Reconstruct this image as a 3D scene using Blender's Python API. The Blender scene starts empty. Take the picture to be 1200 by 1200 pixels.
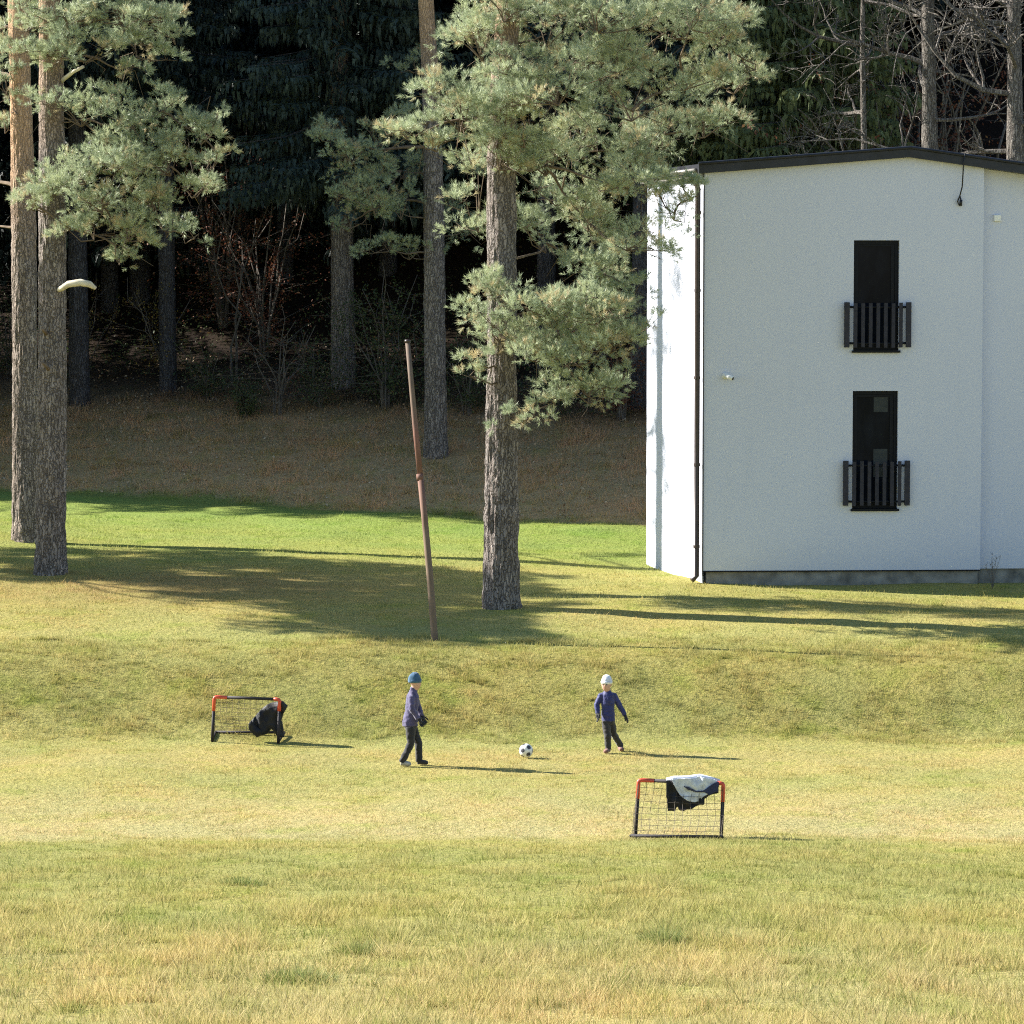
import bpy, bmesh, math, random
import numpy as np
from mathutils import Vector, Matrix

random.seed(7)
RNG = np.random.default_rng(11)
sc = bpy.context.scene
COL = sc.collection
R = math.radians

# ------------------------------------------------------------------ camera
F, CZ = 3850.0, 7.95                       # focal length in photo pixels, camera height (m)
PITCH = math.atan(280.0 / F)
cam_d = bpy.data.cameras.new('camera'); cam = bpy.data.objects.new('camera', cam_d); COL.objects.link(cam)
cam.location = (0, 0, CZ); cam.rotation_euler = (math.pi / 2 - PITCH, 0, 0)
cam_d.sensor_width = 36.0; cam_d.lens = 36.0 * F / 1200.0
cam_d.clip_start = 0.5; cam_d.clip_end = 1000
sc.camera = cam

# ------------------------------------------------------------------ sky and sun
SUN_AZ, SUN_EL = R(-73.0), R(30.0)          # azimuth from +Y, right positive
world = bpy.data.worlds.new('World'); sc.world = world; world.use_nodes = True
wn = world.node_tree.nodes
sky = wn.new('ShaderNodeTexSky'); sky.sky_type = 'NISHITA'; sky.sun_disc = False
sky.sun_elevation = SUN_EL; sky.sun_rotation = SUN_AZ; sky.air_density = 1.2; sky.dust_density = 0.2; sky.ozone_density = 3.0
world.node_tree.links.new(sky.outputs[0], wn['Background'].inputs[0])
wn['Background'].inputs[1].default_value = 0.068
sun_d = bpy.data.lights.new('sun', 'SUN'); sun = bpy.data.objects.new('sun', sun_d); COL.objects.link(sun)
sun_d.energy = 5.0; sun_d.angle = R(0.5); sun_d.color = (1.0, 0.955, 0.87)
SUN_DIR = Vector((math.sin(SUN_AZ) * math.cos(SUN_EL), math.cos(SUN_AZ) * math.cos(SUN_EL), math.sin(SUN_EL)))
sun.rotation_euler = SUN_DIR.to_track_quat('Z', 'Y').to_euler()
sun.location = SUN_DIR * 80 + Vector((0, 60, 0))

sc.view_settings.view_transform = 'Standard'; sc.view_settings.look = 'None'
sc.view_settings.gamma = 1.0; sc.view_settings.exposure = 1.58
sc.view_settings.use_curve_mapping = False
sc.render.engine = 'CYCLES'
sc.cycles.use_denoising = False
sc.cycles.max_bounces = 6; sc.cycles.diffuse_bounces = 3; sc.cycles.glossy_bounces = 2
sc.cycles.transmission_bounces = 4; sc.cycles.transparent_max_bounces = 8
sc.cycles.sample_clamp_indirect = 6.0
sc.cycles.filter_width = 1.1

# ------------------------------------------------------------------ numeric helpers
def _hash(ix, iy, iz, seed):
    h = (ix * 374761393 + iy * 668265263 + iz * 2147483647 + seed * 1274126177) & 0xFFFFFFFF
    h = ((h ^ (h >> 13)) * 1274126177) & 0xFFFFFFFF
    h = (h ^ (h >> 16)) & 0xFFFFFFFF
    return h / 4294967295.0

def vnoise(x, y, z=0.0, seed=0):
    x, y, z = np.broadcast_arrays(np.asarray(x, float), np.asarray(y, float), np.asarray(z, float))
    xi, yi, zi = np.floor(x).astype(np.int64), np.floor(y).astype(np.int64), np.floor(z).astype(np.int64)
    fx, fy, fz = x - xi, y - yi, z - zi
    fx, fy, fz = [f * f * (3 - 2 * f) for f in (fx, fy, fz)]
    out = 0
    for a in (0, 1):
        for b in (0, 1):
            for c in (0, 1):
                w = (fx if a else 1 - fx) * (fy if b else 1 - fy) * (fz if c else 1 - fz)
                out = out + w * _hash(xi + a, yi + b, zi + c, seed)
    return out * 2 - 1

def smooth(a, b, x):
    t = np.clip((np.asarray(x, float) - a) / (b - a), 0, 1)
    return t * t * (3 - 2 * t)

# ------------------------------------------------------------------ terrain
_pts = [(-60, 6.8), (-20, 6.7), (0, 6.3), (10, 4.2), (20, 2.35), (30, 1.1), (38, 0.55), (44.0, 0.17), (46.0, 0.0), (55.5, 0), (56.0, .08),
        (58.7, 1.06), (59.3, 1.14), (60.6, 1.22), (63, 1.42), (69, 1.55), (76.5, 1.6), (81.2, 1.83), (82.2, 1.75), (83.6, 2.05),
        (88, 2.95), (95, 4.25), (100, 5.8), (130, 22), (190, 46), (260, 56), (400, 60)]
_Yd = np.arange(-60, 400, 0.1)
_Zd = np.interp(_Yd, [p[0] for p in _pts], [p[1] for p in _pts])
_k = np.exp(-0.5 * (np.arange(-12, 13) / 3.2) ** 2); _k /= _k.sum()
_Zd = np.convolve(np.pad(_Zd, 12, 'edge'), _k, 'valid')

def terrain(X, Y):
    X = np.asarray(X, float); Y = np.asarray(Y, float)
    Xc = np.clip(X, -26, 26)
    s = smooth(68, 82, Y)
    z = np.interp(Y + 0.5 * Xc * s + .1 * np.clip(X, 0, 14) * smooth(55.7, 58.0, Y) * (1 - smooth(60, 67, Y)), _Yd, _Zd)
    z = z - 0.02 * Xc * smooth(60, 80, Y)
    z = z + 0.05 * vnoise(X / 3.1, Y / 3.1, 0, 3) + 0.02 * vnoise(X / .9, Y / .9, 0, 4) * (1 - .5 * smooth(46, 47, Y) * (1 - smooth(55, 56, Y)))
    return z

def tz(x, y): return float(terrain(x, y))

def ray(px, py):
    a, b = (px - 600) / F, (600 - py) / F
    cp, sp = math.cos(PITCH), math.sin(PITCH)
    return Vector((a, cp + b * sp, -sp + b * cp))

def at(px, py, Y):
    d = ray(px, py)
    return Vector((0, 0, CZ)) + d * (Y / d.y)

def ground_at(px, py):
    d = ray(px, py)
    Ys = np.arange(24, 160, 0.02)
    t = Ys / d.y
    below = (CZ + d.z * t) < terrain(d.x * t, Ys)
    i = int(np.argmax(below))
    y = Ys[i]; return Vector((d.x * t[i], y, tz(d.x * t[i], y)))

def mpp(Y): return Y / F          # metres per photo pixel at distance Y

# ------------------------------------------------------------------ object helpers
def link(name, mesh, mat=None, parent=None, smooth_=False):
    o = bpy.data.objects.new(name, mesh); COL.objects.link(o)
    if mat is not None:
        for m in (mat if isinstance(mat, (list, tuple)) else [mat]): mesh.materials.append(m)
    if parent is not None: o.parent = parent
    if smooth_: mesh.polygons.foreach_set('use_smooth', [True] * len(mesh.polygons))
    return o

def empty(name, loc, rz=0.0):
    o = bpy.data.objects.new(name, None); COL.objects.link(o); o.location = loc; o.rotation_euler = (0, 0, rz)
    o.empty_display_size = 0.2
    return o

def tag(o, label=None, cat=None, group=None, kind=None):
    if label: o['label'] = label
    if cat: o['category'] = cat
    if group: o['group'] = group
    if kind: o['kind'] = kind
    return o

def tri_mesh(name, V, n_per=3, attrs=None):
    """V: (N, n_per, 3) separate polygons."""
    N = V.shape[0]
    me = bpy.data.meshes.new(name)
    me.vertices.add(N * n_per); me.vertices.foreach_set('co', np.ascontiguousarray(V, np.float32).ravel())
    me.loops.add(N * n_per); me.loops.foreach_set('vertex_index', np.arange(N * n_per, dtype=np.int32))
    me.polygons.add(N); me.polygons.foreach_set('loop_start', np.arange(0, N * n_per, n_per, dtype=np.int32))
    if attrs:
        for k, v in attrs.items():
            at_ = me.attributes.new(k, 'FLOAT', 'POINT')
            at_.data.foreach_set('value', np.repeat(np.asarray(v, np.float32), n_per))
    me.update(calc_edges=True)
    return me

class MB:
    def __init__(self): self.v = []; self.f = []
    def add(self, v, f):
        b = len(self.v); self.v += [tuple(p) for p in v]; self.f += [tuple(i + b for i in q) for q in f]
        return self
    def box(self, x0, x1, y0, y1, z0, z1):
        v = [(x, y, z) for z in (z0, z1) for y in (y0, y1) for x in (x0, x1)]
        return self.add(v, [(0, 2, 3, 1), (4, 5, 7, 6), (0, 1, 5, 4), (2, 6, 7, 3), (0, 4, 6, 2), (1, 3, 7, 5)])
    def tube(self, path, radii, n=8, caps=True):
        path = [Vector(p) for p in path]
        if not hasattr(radii, '__len__'): radii = [radii] * len(path)
        v = []; f = []
        t0 = (path[1] - path[0]).normalized()
        ref = Vector((0, 0, 1)) if abs(t0.z) < 0.9 else Vector((1, 0, 0))
        u = t0.cross(ref).normalized()
        for i, p in enumerate(path):
            t = (path[min(i + 1, len(path) - 1)] - path[max(i - 1, 0)]).normalized()
            u = (u - t * u.dot(t)).normalized(); w = t.cross(u)
            for k in range(n):
                a = 2 * math.pi * k / n
                v.append(p + (u * math.cos(a) + w * math.sin(a)) * radii[i])
        for i in range(len(path) - 1):
            for k in range(n):
                f.append((i * n + k, i * n + (k + 1) % n, (i + 1) * n + (k + 1) % n, (i + 1) * n + k))
        if caps and n > 2:
            f.append(tuple(range(n))[::-1]); f.append(tuple((len(path) - 1) * n + k for k in range(n)))
        return self.add(v, f)
    def prism(self, poly, a, b):
        """poly: list of 3D points on one face; a,b offset vectors front/back"""
        n = len(poly); v = [Vector(p) + Vector(a) for p in poly] + [Vector(p) + Vector(b) for p in poly]
        f = [tuple(range(n)), tuple(range(2 * n - 1, n - 1, -1))] + [(i, i + n, (i + 1) % n + n, (i + 1) % n) for i in range(n)]
        return self.add(v, f)
    def mesh(self, name):
        me = bpy.data.meshes.new(name); me.from_pydata(self.v, [], self.f); me.update(); return me
    def build(self, name, mat, parent=None, smooth_=False, bevel=0):
        me = self.mesh(name)
        bm = bmesh.new(); bm.from_mesh(me); bmesh.ops.recalc_face_normals(bm, faces=bm.faces)
        if bevel: bmesh.ops.bevel(bm, geom=list(bm.edges), offset=bevel, segments=2, affect='EDGES', profile=0.6)
        bm.to_mesh(me); bm.free()
        return link(name, me, mat, parent, smooth_)

# ------------------------------------------------------------------ materials
class N:
    """small node helper"""
    def __init__(self, name):
        self.m = bpy.data.materials.new(name); self.m.use_nodes = True
        self.t = self.m.node_tree; self.n = self.t.nodes; self.l = self.t.links
        self.b = self.n['Principled BSDF']; self.out = self.n['Material Output']
    def new(self, typ, **kw):
        x = self.n.new(typ)
        for k, v in kw.items(): setattr(x, k, v)
        return x
    def put(self, sock, v):
        if hasattr(v, 'links'): self.l.new(v, sock)
        else:
            if isinstance(v, tuple) and len(v) == 3 and sock.type == 'RGBA': v = v + (1,)
            sock.default_value = v
    def noise(self, scale, vec=None, detail=3, rough=0.55, dist=0.0):
        x = self.new('ShaderNodeTexNoise'); x.inputs['Scale'].default_value = scale
        x.inputs['Detail'].default_value = detail; x.inputs['Roughness'].default_value = rough; x.inputs['Distortion'].default_value = dist
        if vec is not None: self.l.new(vec, x.inputs['Vector'])
        return x.outputs['Fac']
    def pos(self): return self.new('ShaderNodeNewGeometry').outputs['Position']
    def obj(self): return self.new('ShaderNodeTexCoord').outputs['Object']
    def mapping(self, vec, scale):
        x = self.new('ShaderNodeMapping'); x.inputs['Scale'].default_value = scale; self.l.new(vec, x.inputs['Vector']); return x.outputs[0]
    def ramp(self, fac, stops, interp='LINEAR'):
        x = self.new('ShaderNodeValToRGB'); x.color_ramp.interpolation = interp
        e = x.color_ramp.elements
        while len(e) < len(stops): e.new(0.5)
        for i, (p, c) in enumerate(stops):
            e[i].position = p
            e[i].color = (c, c, c, 1) if not hasattr(c, '__len__') else (*c, 1)
        self.put(x.inputs[0], fac); return x.outputs[0]
    def mix(self, fac, a, b, mode='MIX'):
        x = self.new('ShaderNodeMix'); x.data_type = 'RGBA'; x.blend_type = mode
        self.put(x.inputs[0], fac); self.put(x.inputs[6], a); self.put(x.inputs[7], b); return x.outputs[2]
    def math(self, op, a, b=0.0, c=None):
        x = self.new('ShaderNodeMath', operation=op)
        self.put(x.inputs[0], a); self.put(x.inputs[1], b)
        if c is not None: self.put(x.inputs[2], c)
        return x.outputs[0]
    def maprange(self, v, a, b, c=0.0, d=1.0):
        x = self.new('ShaderNodeMapRange'); self.put(x.inputs[0], v)
        for i, q in enumerate((a, b, c, d)): x.inputs[i + 1].default_value = q
        return x.outputs[0]
    def attr(self, name): return self.new('ShaderNodeAttribute', attribute_name=name).outputs['Fac']
    def bump(self, h, strength=0.5, dist=0.02):
        x = self.new('ShaderNodeBump'); x.inputs['Strength'].default_value = strength; x.inputs['Distance'].default_value = dist
        self.l.new(h, x.inputs['Height']); self.l.new(x.outputs[0], self.b.inputs['Normal'])
    def set(self, col=None, rough=0.7, spec=0.3, metal=0.0):
        if col is not None: self.put(self.b.inputs['Base Color'], col)
        self.put(self.b.inputs['Roughness'], rough); self.b.inputs['Specular IOR Level'].default_value = spec
        self.b.inputs['Metallic'].default_value = metal
        return self
    def translucent(self, col, fac):
        tr = self.new('ShaderNodeBsdfTranslucent'); self.put(tr.inputs[0], col)
        mx = self.new('ShaderNodeMixShader'); mx.inputs[0].default_value = fac
        self.l.new(self.b.outputs[0], mx.inputs[1]); self.l.new(tr.outputs[0], mx.inputs[2]); self.l.new(mx.outputs[0], self.out.inputs['Surface'])

def plain(name, col, rough=0.6, spec=0.3, metal=0.0, var=0.12, scale=9.0):
    m = N(name); o = m.obj(); f = m.noise(scale, o, 4)
    c0 = tuple(c * (1 - var) for c in col); c1 = tuple(min(1, c * (1 + var)) for c in col)
    m.set(m.ramp(f, [(0.3, c0), (0.7, c1)]), rough, spec, metal)
    return m.m

def grass_zone(m):
    """colour of the turf by where it grows: dry strips, green bank, needle litter, forest floor"""
    p = m.pos(); sp = m.new('ShaderNodeSeparateXYZ'); m.l.new(p, sp.inputs[0])
    d1 = m.noise(0.33, p, 3); d2 = m.noise(1.7, p, 3)
    xs = m.math('MULTIPLY', sp.outputs[0], m.math('MULTIPLY', m.maprange(sp.outputs[1], 68, 82), 0.5))
    y = m.math('ADD', sp.outputs[1], xs)
    y = m.math('ADD', y, m.math('MULTIPLY', m.math('SUBTRACT', d1, 0.5), 3.2))
    y = m.math('ADD', y, m.math('MULTIPLY', m.math('SUBTRACT', d2, 0.5), 1.6))
    g = lambda Y: (Y - 28.0) / 80.0
    dry = (.43, .385, .165); mid = (.375, .36, .13); green = (.325, .32, .11); bank = (.30, .285, .095)
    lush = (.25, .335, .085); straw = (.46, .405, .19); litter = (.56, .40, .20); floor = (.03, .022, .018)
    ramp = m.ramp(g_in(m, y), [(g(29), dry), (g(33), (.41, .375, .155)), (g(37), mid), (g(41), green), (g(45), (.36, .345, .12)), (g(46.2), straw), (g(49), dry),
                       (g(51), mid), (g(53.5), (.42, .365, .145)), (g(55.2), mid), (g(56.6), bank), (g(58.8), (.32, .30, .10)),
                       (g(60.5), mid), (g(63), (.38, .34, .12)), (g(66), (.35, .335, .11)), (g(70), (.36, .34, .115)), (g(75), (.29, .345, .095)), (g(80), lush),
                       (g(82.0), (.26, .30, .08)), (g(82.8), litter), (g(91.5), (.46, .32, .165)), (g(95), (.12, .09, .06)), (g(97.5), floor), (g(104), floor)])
    big = m.ramp(m.noise(0.55, p, 4, 0.6), [(0.38, 0.0), (0.66, 1.0)])
    col = m.mix(m.math('MULTIPLY', big, 0.75), ramp, m.mix(1.0, ramp, (1.28, 1.08, 1.05), 'MULTIPLY'))
    g2 = m.ramp(m.noise(1.1, p, 5, 0.65), [(0.5, 0.0), (0.72, 1.0)])
    col = m.mix(m.math('MULTIPLY', g2, 0.75), col, m.mix(1.0, col, (.62, .86, .52), 'MULTIPLY'))
    # brown needle litter under the left pines
    vd = m.new('ShaderNodeVectorMath', operation='DISTANCE'); m.l.new(m.mapping(p, (0.55, 1, 0)), vd.inputs[0]); vd.inputs[1].default_value = (-3.6, 67.0, 0)
    lit = m.maprange(m.math('ADD', vd.outputs['Value'], m.math('MULTIPLY', d2, 3.0)), 2.2, 5.6, 0.75, 0.0)
    col = m.mix(lit, col, (.36, .245, .105))
    return col, p

def g_in(m, y): return m.maprange(y, 28, 108)

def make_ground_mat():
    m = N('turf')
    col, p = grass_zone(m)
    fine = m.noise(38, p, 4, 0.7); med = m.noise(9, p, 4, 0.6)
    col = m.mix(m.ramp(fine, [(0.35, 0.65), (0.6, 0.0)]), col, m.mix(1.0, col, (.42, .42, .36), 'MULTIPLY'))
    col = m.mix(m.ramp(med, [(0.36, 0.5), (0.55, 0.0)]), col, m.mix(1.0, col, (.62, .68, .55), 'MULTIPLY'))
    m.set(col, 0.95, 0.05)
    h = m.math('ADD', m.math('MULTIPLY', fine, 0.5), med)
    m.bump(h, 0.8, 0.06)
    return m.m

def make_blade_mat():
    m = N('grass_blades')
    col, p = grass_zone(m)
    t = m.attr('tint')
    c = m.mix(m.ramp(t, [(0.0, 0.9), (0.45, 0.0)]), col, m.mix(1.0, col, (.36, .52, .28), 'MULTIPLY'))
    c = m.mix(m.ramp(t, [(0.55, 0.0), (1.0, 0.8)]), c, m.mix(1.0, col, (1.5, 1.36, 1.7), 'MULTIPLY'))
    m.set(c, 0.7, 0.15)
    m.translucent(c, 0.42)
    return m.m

def make_bark(name, h0, h1, low=(.27, .23, .205), high=(.56, .36, .22)):
    m = N(name); o = m.obj(); sp = m.new('ShaderNodeSeparateXYZ'); m.l.new(o, sp.inputs[0])
    v1 = m.mapping(o, (1, 1, 0.22))
    n1 = m.noise(16, v1, 5, 0.65, 0.6); n2 = m.noise(5, v1, 3)
    vo = m.new('ShaderNodeTexVoronoi'); vo.feature = 'DISTANCE_TO_EDGE'; vo.inputs['Scale'].default_value = 17
    wv = m.new('ShaderNodeVectorMath', operation='ADD'); m.l.new(m.mapping(o, (1, 1, 0.2)), wv.inputs[0])
    nz = m.new('ShaderNodeTexNoise'); nz.inputs['Scale'].default_value = 9; m.l.new(o, nz.inputs['Vector']); sc_n = m.new('ShaderNodeVectorMath', operation='SCALE'); sc_n.inputs['Scale'].default_value = .12; m.l.new(nz.outputs['Color'], sc_n.inputs[0]); m.l.new(sc_n.outputs[0], wv.inputs[1])
    m.l.new(wv.outputs[0], vo.inputs['Vector'])
    crack = m.ramp(vo.outputs['Distance'], [(0.0, 1.0), (0.16, 0.0)])
    hh = m.math('ADD', sp.outputs[2], m.math('MULTIPLY', m.math('SUBTRACT', m.noise(1.3, o, 3), 0.5), 3.0))
    t = m.maprange(hh, h0, h1)
    lo = m.ramp(n1, [(0.3, tuple(c * .5 for c in low)), (0.55, low), (0.75, tuple(min(1, c * 1.75) for c in low))])
    hi = m.ramp(n1, [(0.3, tuple(c * .7 for c in high)), (0.6, high), (0.8, (.62, .47, .33))])
    col = m.mix(t, lo, hi)
    fade = m.math('MULTIPLY', crack, m.maprange(t, 0, 1, 0.7, 0.2))
    col = m.mix(fade, col, (.035, .026, .022))
    col = m.mix(m.ramp(n2, [(0.45, 0.0), (0.75, 0.45)]), col, m.mix(1.0, col, (.85, .95, 1.05), 'MULTIPLY'))
    m.set(col, 0.9, 0.1)
    h = m.math('SUBTRACT', n1, m.math('MULTIPLY', crack, 0.8))
    m.bump(h, 0.9, 0.03)
    return m.m

def make_leaf(name, dark, light, third=None, trans=0.3, rough=0.6, spec=0.3):
    m = N(name); t = m.attr('tint')
    stops = [(0.0, dark), (0.75, light)]
    if third: stops = [(0.0, dark), (0.6, light), (0.8, light), (0.92, third)]
    c = m.ramp(t, stops)
    p = m.pos(); c = m.mix(m.ramp(m.noise(1.4, p, 3), [(0.4, 0.0), (0.7, 0.35)]), c, m.mix(1.0, c, (1.25, 1.1, .8), 'MULTIPLY'))
    m.set(c, rough, spec); m.translucent(c, trans)
    return m.m

M = {}
M['ground'] = make_ground_mat(); M['blade'] = make_blade_mat()
M['bark'] = make_bark('pine_bark', 8.5, 13.0)
M['bark_warm'] = make_bark('pine_bark_warm', 6.5, 9.5, (.31, .255, .215))
M['bark_grey'] = make_bark('spruce_bark', 40, 60, (.10, .095, .10))
M['bark_pale'] = make_bark('beech_bark', 60, 80, (.19, .17, .15))
M['twig'] = plain('pine_twig', (.14, .105, .075), 0.85, 0.15, var=.35, scale=6)
M['needle'] = make_leaf('pine_needles', (.25, .31, .20), (.47, .53, .34), (.50, .43, .26), 0.38, 0.45, 0.5)
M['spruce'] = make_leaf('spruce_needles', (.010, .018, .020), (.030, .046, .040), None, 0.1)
M['rust'] = make_leaf('rust_leaves', (.07, .025, .017), (.165, .06, .034), (.2, .11, .05), 0.25)
M['yellow'] = make_leaf('yellow_leaves', (.12, .095, .03), (.28, .21, .05), (.2, .1, .04), 0.35)
M['bramble'] = make_leaf('bramble_leaves', (.03, .05, .022), (.075, .105, .04), (.12, .07, .035), 0.25)
M['litter'] = make_leaf('fallen_leaves', (.22, .12, .06), (.42, .30, .18), (.55, .45, .32), 0.15)
M['stem'] = plain('dry_stem', (.13, .115, .10), 0.85, 0.1, var=.3)

# ------------------------------------------------------------------ ground
def axis(segs):
    out = []
    for a, b, st in segs: out += list(np.arange(a, b, st))
    return np.array(out)
xs = axis([(-240, -60, 12), (-60, -20, 2), (-20, 20, .25), (20, 60, 2), (60, 241, 12)])
ys = axis([(-60, 24, 2), (24, 100, .25), (100, 140, 2), (140, 391, 10)])
GX, GY = np.meshgrid(xs, ys); GZ = terrain(GX, GY)
gv = np.stack([GX, GY, GZ], -1).reshape(-1, 3)
nx, ny = len(xs), len(ys)
ii = (np.arange(ny - 1)[:, None] * nx + np.arange(nx - 1)[None]).ravel()
gq = np.stack([ii, ii + 1, ii + nx + 1, ii + nx], -1)
gm = bpy.data.meshes.new('ground'); gm.from_pydata(gv.tolist(), [], gq.tolist()); gm.update()
ground = link('ground', gm, M['ground'], None, True); tag(ground, kind='structure')

# ------------------------------------------------------------------ grass blades
def blades(name, label, y0, y1, dens, hmin, hmax, width, lean, seed, ncl=30, crad=.045, fcl=.6, tall=0.0, hy=None, keep=None, pow_=1.0):
    """turf: a thin even sward plus countless small clumps, each with its own height and tint"""
    r = np.random.default_rng(seed)
    half = 0.158 * y1 + 1.2; area = (y1 - y0) * 2 * half
    nb = int(dens * (1 - fcl) * area); nc = int(ncl * area); nk = int(dens * fcl * area)
    X0 = r.uniform(-half, half, nb); Y0 = r.uniform(y0, y1, nb)
    CX = r.uniform(-half, half, nc); CY = r.uniform(y0, y1, nc); cs_ = r.uniform(.45, 1.5, nc) ** 1.3; ct = r.normal(0, .24, nc)
    ci = r.integers(0, nc, nk)
    rad = crad * cs_[ci]
    X1 = CX[ci] + r.normal(0, 1, nk) * rad * 1.3; Y1 = CY[ci] + r.normal(0, 1, nk) * rad * 1.1
    X = np.concatenate([X0, X1]); Y = np.concatenate([Y0, Y1])
    sz = np.concatenate([np.full(nb, .55), cs_[ci]]); tt = np.concatenate([np.full(nb, -.12), ct[ci] + .12])
    cx = np.concatenate([np.zeros(nb), X1 - CX[ci]]); cy = np.concatenate([np.zeros(nb), Y1 - CY[ci]])
    Y = Y + .45 * vnoise(X / 1.7, 0 * X, 0, 90) + .2 * vnoise(X / .35, Y / .6, 0, 91)
    k = np.abs(X) < 0.158 * Y + 1.2
    if keep is not None: k &= keep(X, Y)
    cl2 = 0.5 + 0.5 * vnoise(X / .8, Y / 1.2, 0, seed + 1)
    k &= r.random(len(X)) < .45 + .75 * cl2
    X, Y, sz, tt, cx, cy, cl2 = [q[k] for q in (X, Y, sz, tt, cx, cy, cl2)]; n = len(X)
    h = (hmin + (hmax - hmin) * r.random(n) ** pow_) * (.45 + .6 * sz) * (0.7 + 0.6 * cl2)
    if hy: h = h * np.interp(Y, *hy)
    if tall > 0:
        q = r.random(n) < tall; h[q] *= r.uniform(1.5, 2.3, q.sum())
    a = r.uniform(0, 2 * np.pi, n); w = width * r.uniform(.6, 1.4, n)
    la = r.uniform(0, 2 * np.pi, n); lm = h * lean * r.uniform(.1, .8, n)
    b = np.stack([X, Y, terrain(X, Y) - 0.006], -1)
    sd = np.stack([np.cos(a), np.sin(a), 0 * a], -1) * w[:, None] * .5
    ux = cx / crad * .35 * h * lean; uy = cy / crad * .35 * h * lean
    tip = b + np.stack([np.cos(la) * lm + np.clip(ux, -h, h), np.sin(la) * lm + np.clip(uy, -h, h), h], -1)
    V = np.stack([b - sd, b + sd, tip], 1)
    tint = np.clip(r.normal(.5, .17, n) + (cl2 - .5) * .3 + tt, 0, 1)
    o = link(name, tri_mesh(name, V, 3, {'tint': tint}), M['blade']); tag(o, label, 'grass', None, 'stuff')
    return o

# ------------------------------------------------------------------ building
def make_stucco():
    m = N('white_render'); o = m.obj()
    big = m.noise(0.7, o, 4); streak = m.noise(2.2, m.mapping(o, (1.6, 1.6, 0.12)), 4)
    c = m.mix(m.ramp(big, [(0.35, 0.0), (0.7, 0.6)]), (.61, .632, .73), (.58, .603, .705))
    c = m.mix(m.ramp(streak, [(0.55, 0.0), (0.8, 0.35)]), c, (.545, .57, .655))
    sp = m.new('ShaderNodeSeparateXYZ'); m.l.new(o, sp.inputs[0])
    splash = m.math('MULTIPLY', m.maprange(sp.outputs[2], 0.0, 0.7, 0.30, 0.0), m.noise(3, o, 4))
    c = m.mix(splash, c, (.45, .43, .38))
    m.set(c, 0.9, 0.1)
    g = m.noise(95, o, 3, 0.7); m.bump(m.math('ADD', g, m.math('MULTIPLY', m.noise(1.2, o, 2), 3.0)), 0.12, 0.006)
    return m.m
M['stucco'] = make_stucco()
M['concrete'] = plain('plinth_concrete', (.22, .21, .19), 0.95, 0.1, var=.45, scale=3)
M['roof'] = plain('roof_metal', (.014, .016, .024), 0.5, 0.4, var=.4, scale=4)
M['anthracite'] = plain('anthracite_frame', (.006, .0075, .012), 0.5, 0.15, var=.15)
M['slat'] = plain('railing_slat', (.032, .031, .042), 0.7, 0.25, var=.25, scale=12)
M['pipe'] = plain('brown_pipe', (.045, .03, .028), 0.4, 0.5, var=.25)
M['gutter'] = plain('gutter_metal', (.24, .22, .2), 0.45, 0.5, 0.3, var=.2)
M['white_plastic'] = plain('white_plastic', (.78, .78, .76), 0.35, 0.5, var=.04)
M['lens'] = plain('dark_lens', (.02, .02, .025), 0.1, 0.6, var=.05)
M['cable'] = plain('black_cable', (.012, .012, .014), 0.5, 0.4)
M['pane_square'] = plain('grey_square', (.05, .055, .055), 0.8, 0.1, var=.2)
def make_glass():
    m = N('window_glass'); p = m.obj(); f = m.noise(2.2, m.mapping(p, (1, 1, .5)), 3)
    m.set(m.ramp(f, [(0.4, (.004, .006, .011)), (0.7, (.011, .015, .024))]), 0.06, 0.06)
    m.bump(m.noise(1.6, p, 2), 0.03, 0.02)
    return m.m
M['glass'] = make_glass()

P0 = ground_at(824, 684); YB = P0.y; mp = mpp(YB) * 1.008
ZB = at(824, 669, YB).z                       # lower edge of the white render
bld = empty('white_building', (P0.x, P0.y, ZB), R(3.0))
tag(bld, 'white rendered two-storey building with dark low-pitched roof behind the lawn', 'building')
def bx(px): return (px - 825) * mp
def bz(py): return at(824, py, YB).z - ZB
W = bx(1151); WR = 13.0; STEP = 0.22; DEP = 4.7
SKX = -math.tan(R(9.0))
XA = bx(1063)
ZL, ZA = bz(203), bz(184)
ZR = ZA - (WR - XA) * (ZA - bz(203.5)) / (bx(1200) - XA)
def roofz(x): return ZL + (ZA - ZL) * x / XA if x < XA else ZA + (ZR - ZA) * (x - XA) / (WR - XA)
D0, D1 = bx(999.3), bx(1052.5)
doors = [(bz(411), bz(281.5)), (bz(597), bz(458.5))]
RV = 0.15
w = MB()
def quad(*p): w.add(p, [tuple(range(len(p)))])
quad((0, 0, 0), (D0, 0, 0), (D0, 0, roofz(D0)), (0, 0, roofz(0)))
zs = [0, doors[1][0], doors[1][1], doors[0][0], doors[0][1], roofz(D0)]
for a, b in ((0, 1), (2, 3), (4, 5)):
    quad((D0, 0, zs[a]), (D1, 0, zs[a]), (D1, 0, zs[b] if b < 5 else roofz(D1)), (D0, 0, zs[b]))
quad((D1, 0, 0), (W, 0, 0), (W, 0, roofz(W)), (XA, 0, roofz(XA)), (D1, 0, roofz(D1)))
for z0, z1 in doors:
    quad((D0, 0, z0), (D0, RV, z0), (D0, RV, z1), (D0, 0, z1)); quad((D1, 0, z0), (D1, 0, z1), (D1, RV, z1), (D1, RV, z0))
    quad((D0, 0, z1), (D0, RV, z1), (D1, RV, z1), (D1, 0, z1)); quad((D0, 0, z0), (D1, 0, z0), (D1, RV, z0), (D0, RV, z0))
quad((W, 0, 0), (W, STEP, 0), (W, STEP, roofz(W)), (W, 0, roofz(W)))
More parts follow.
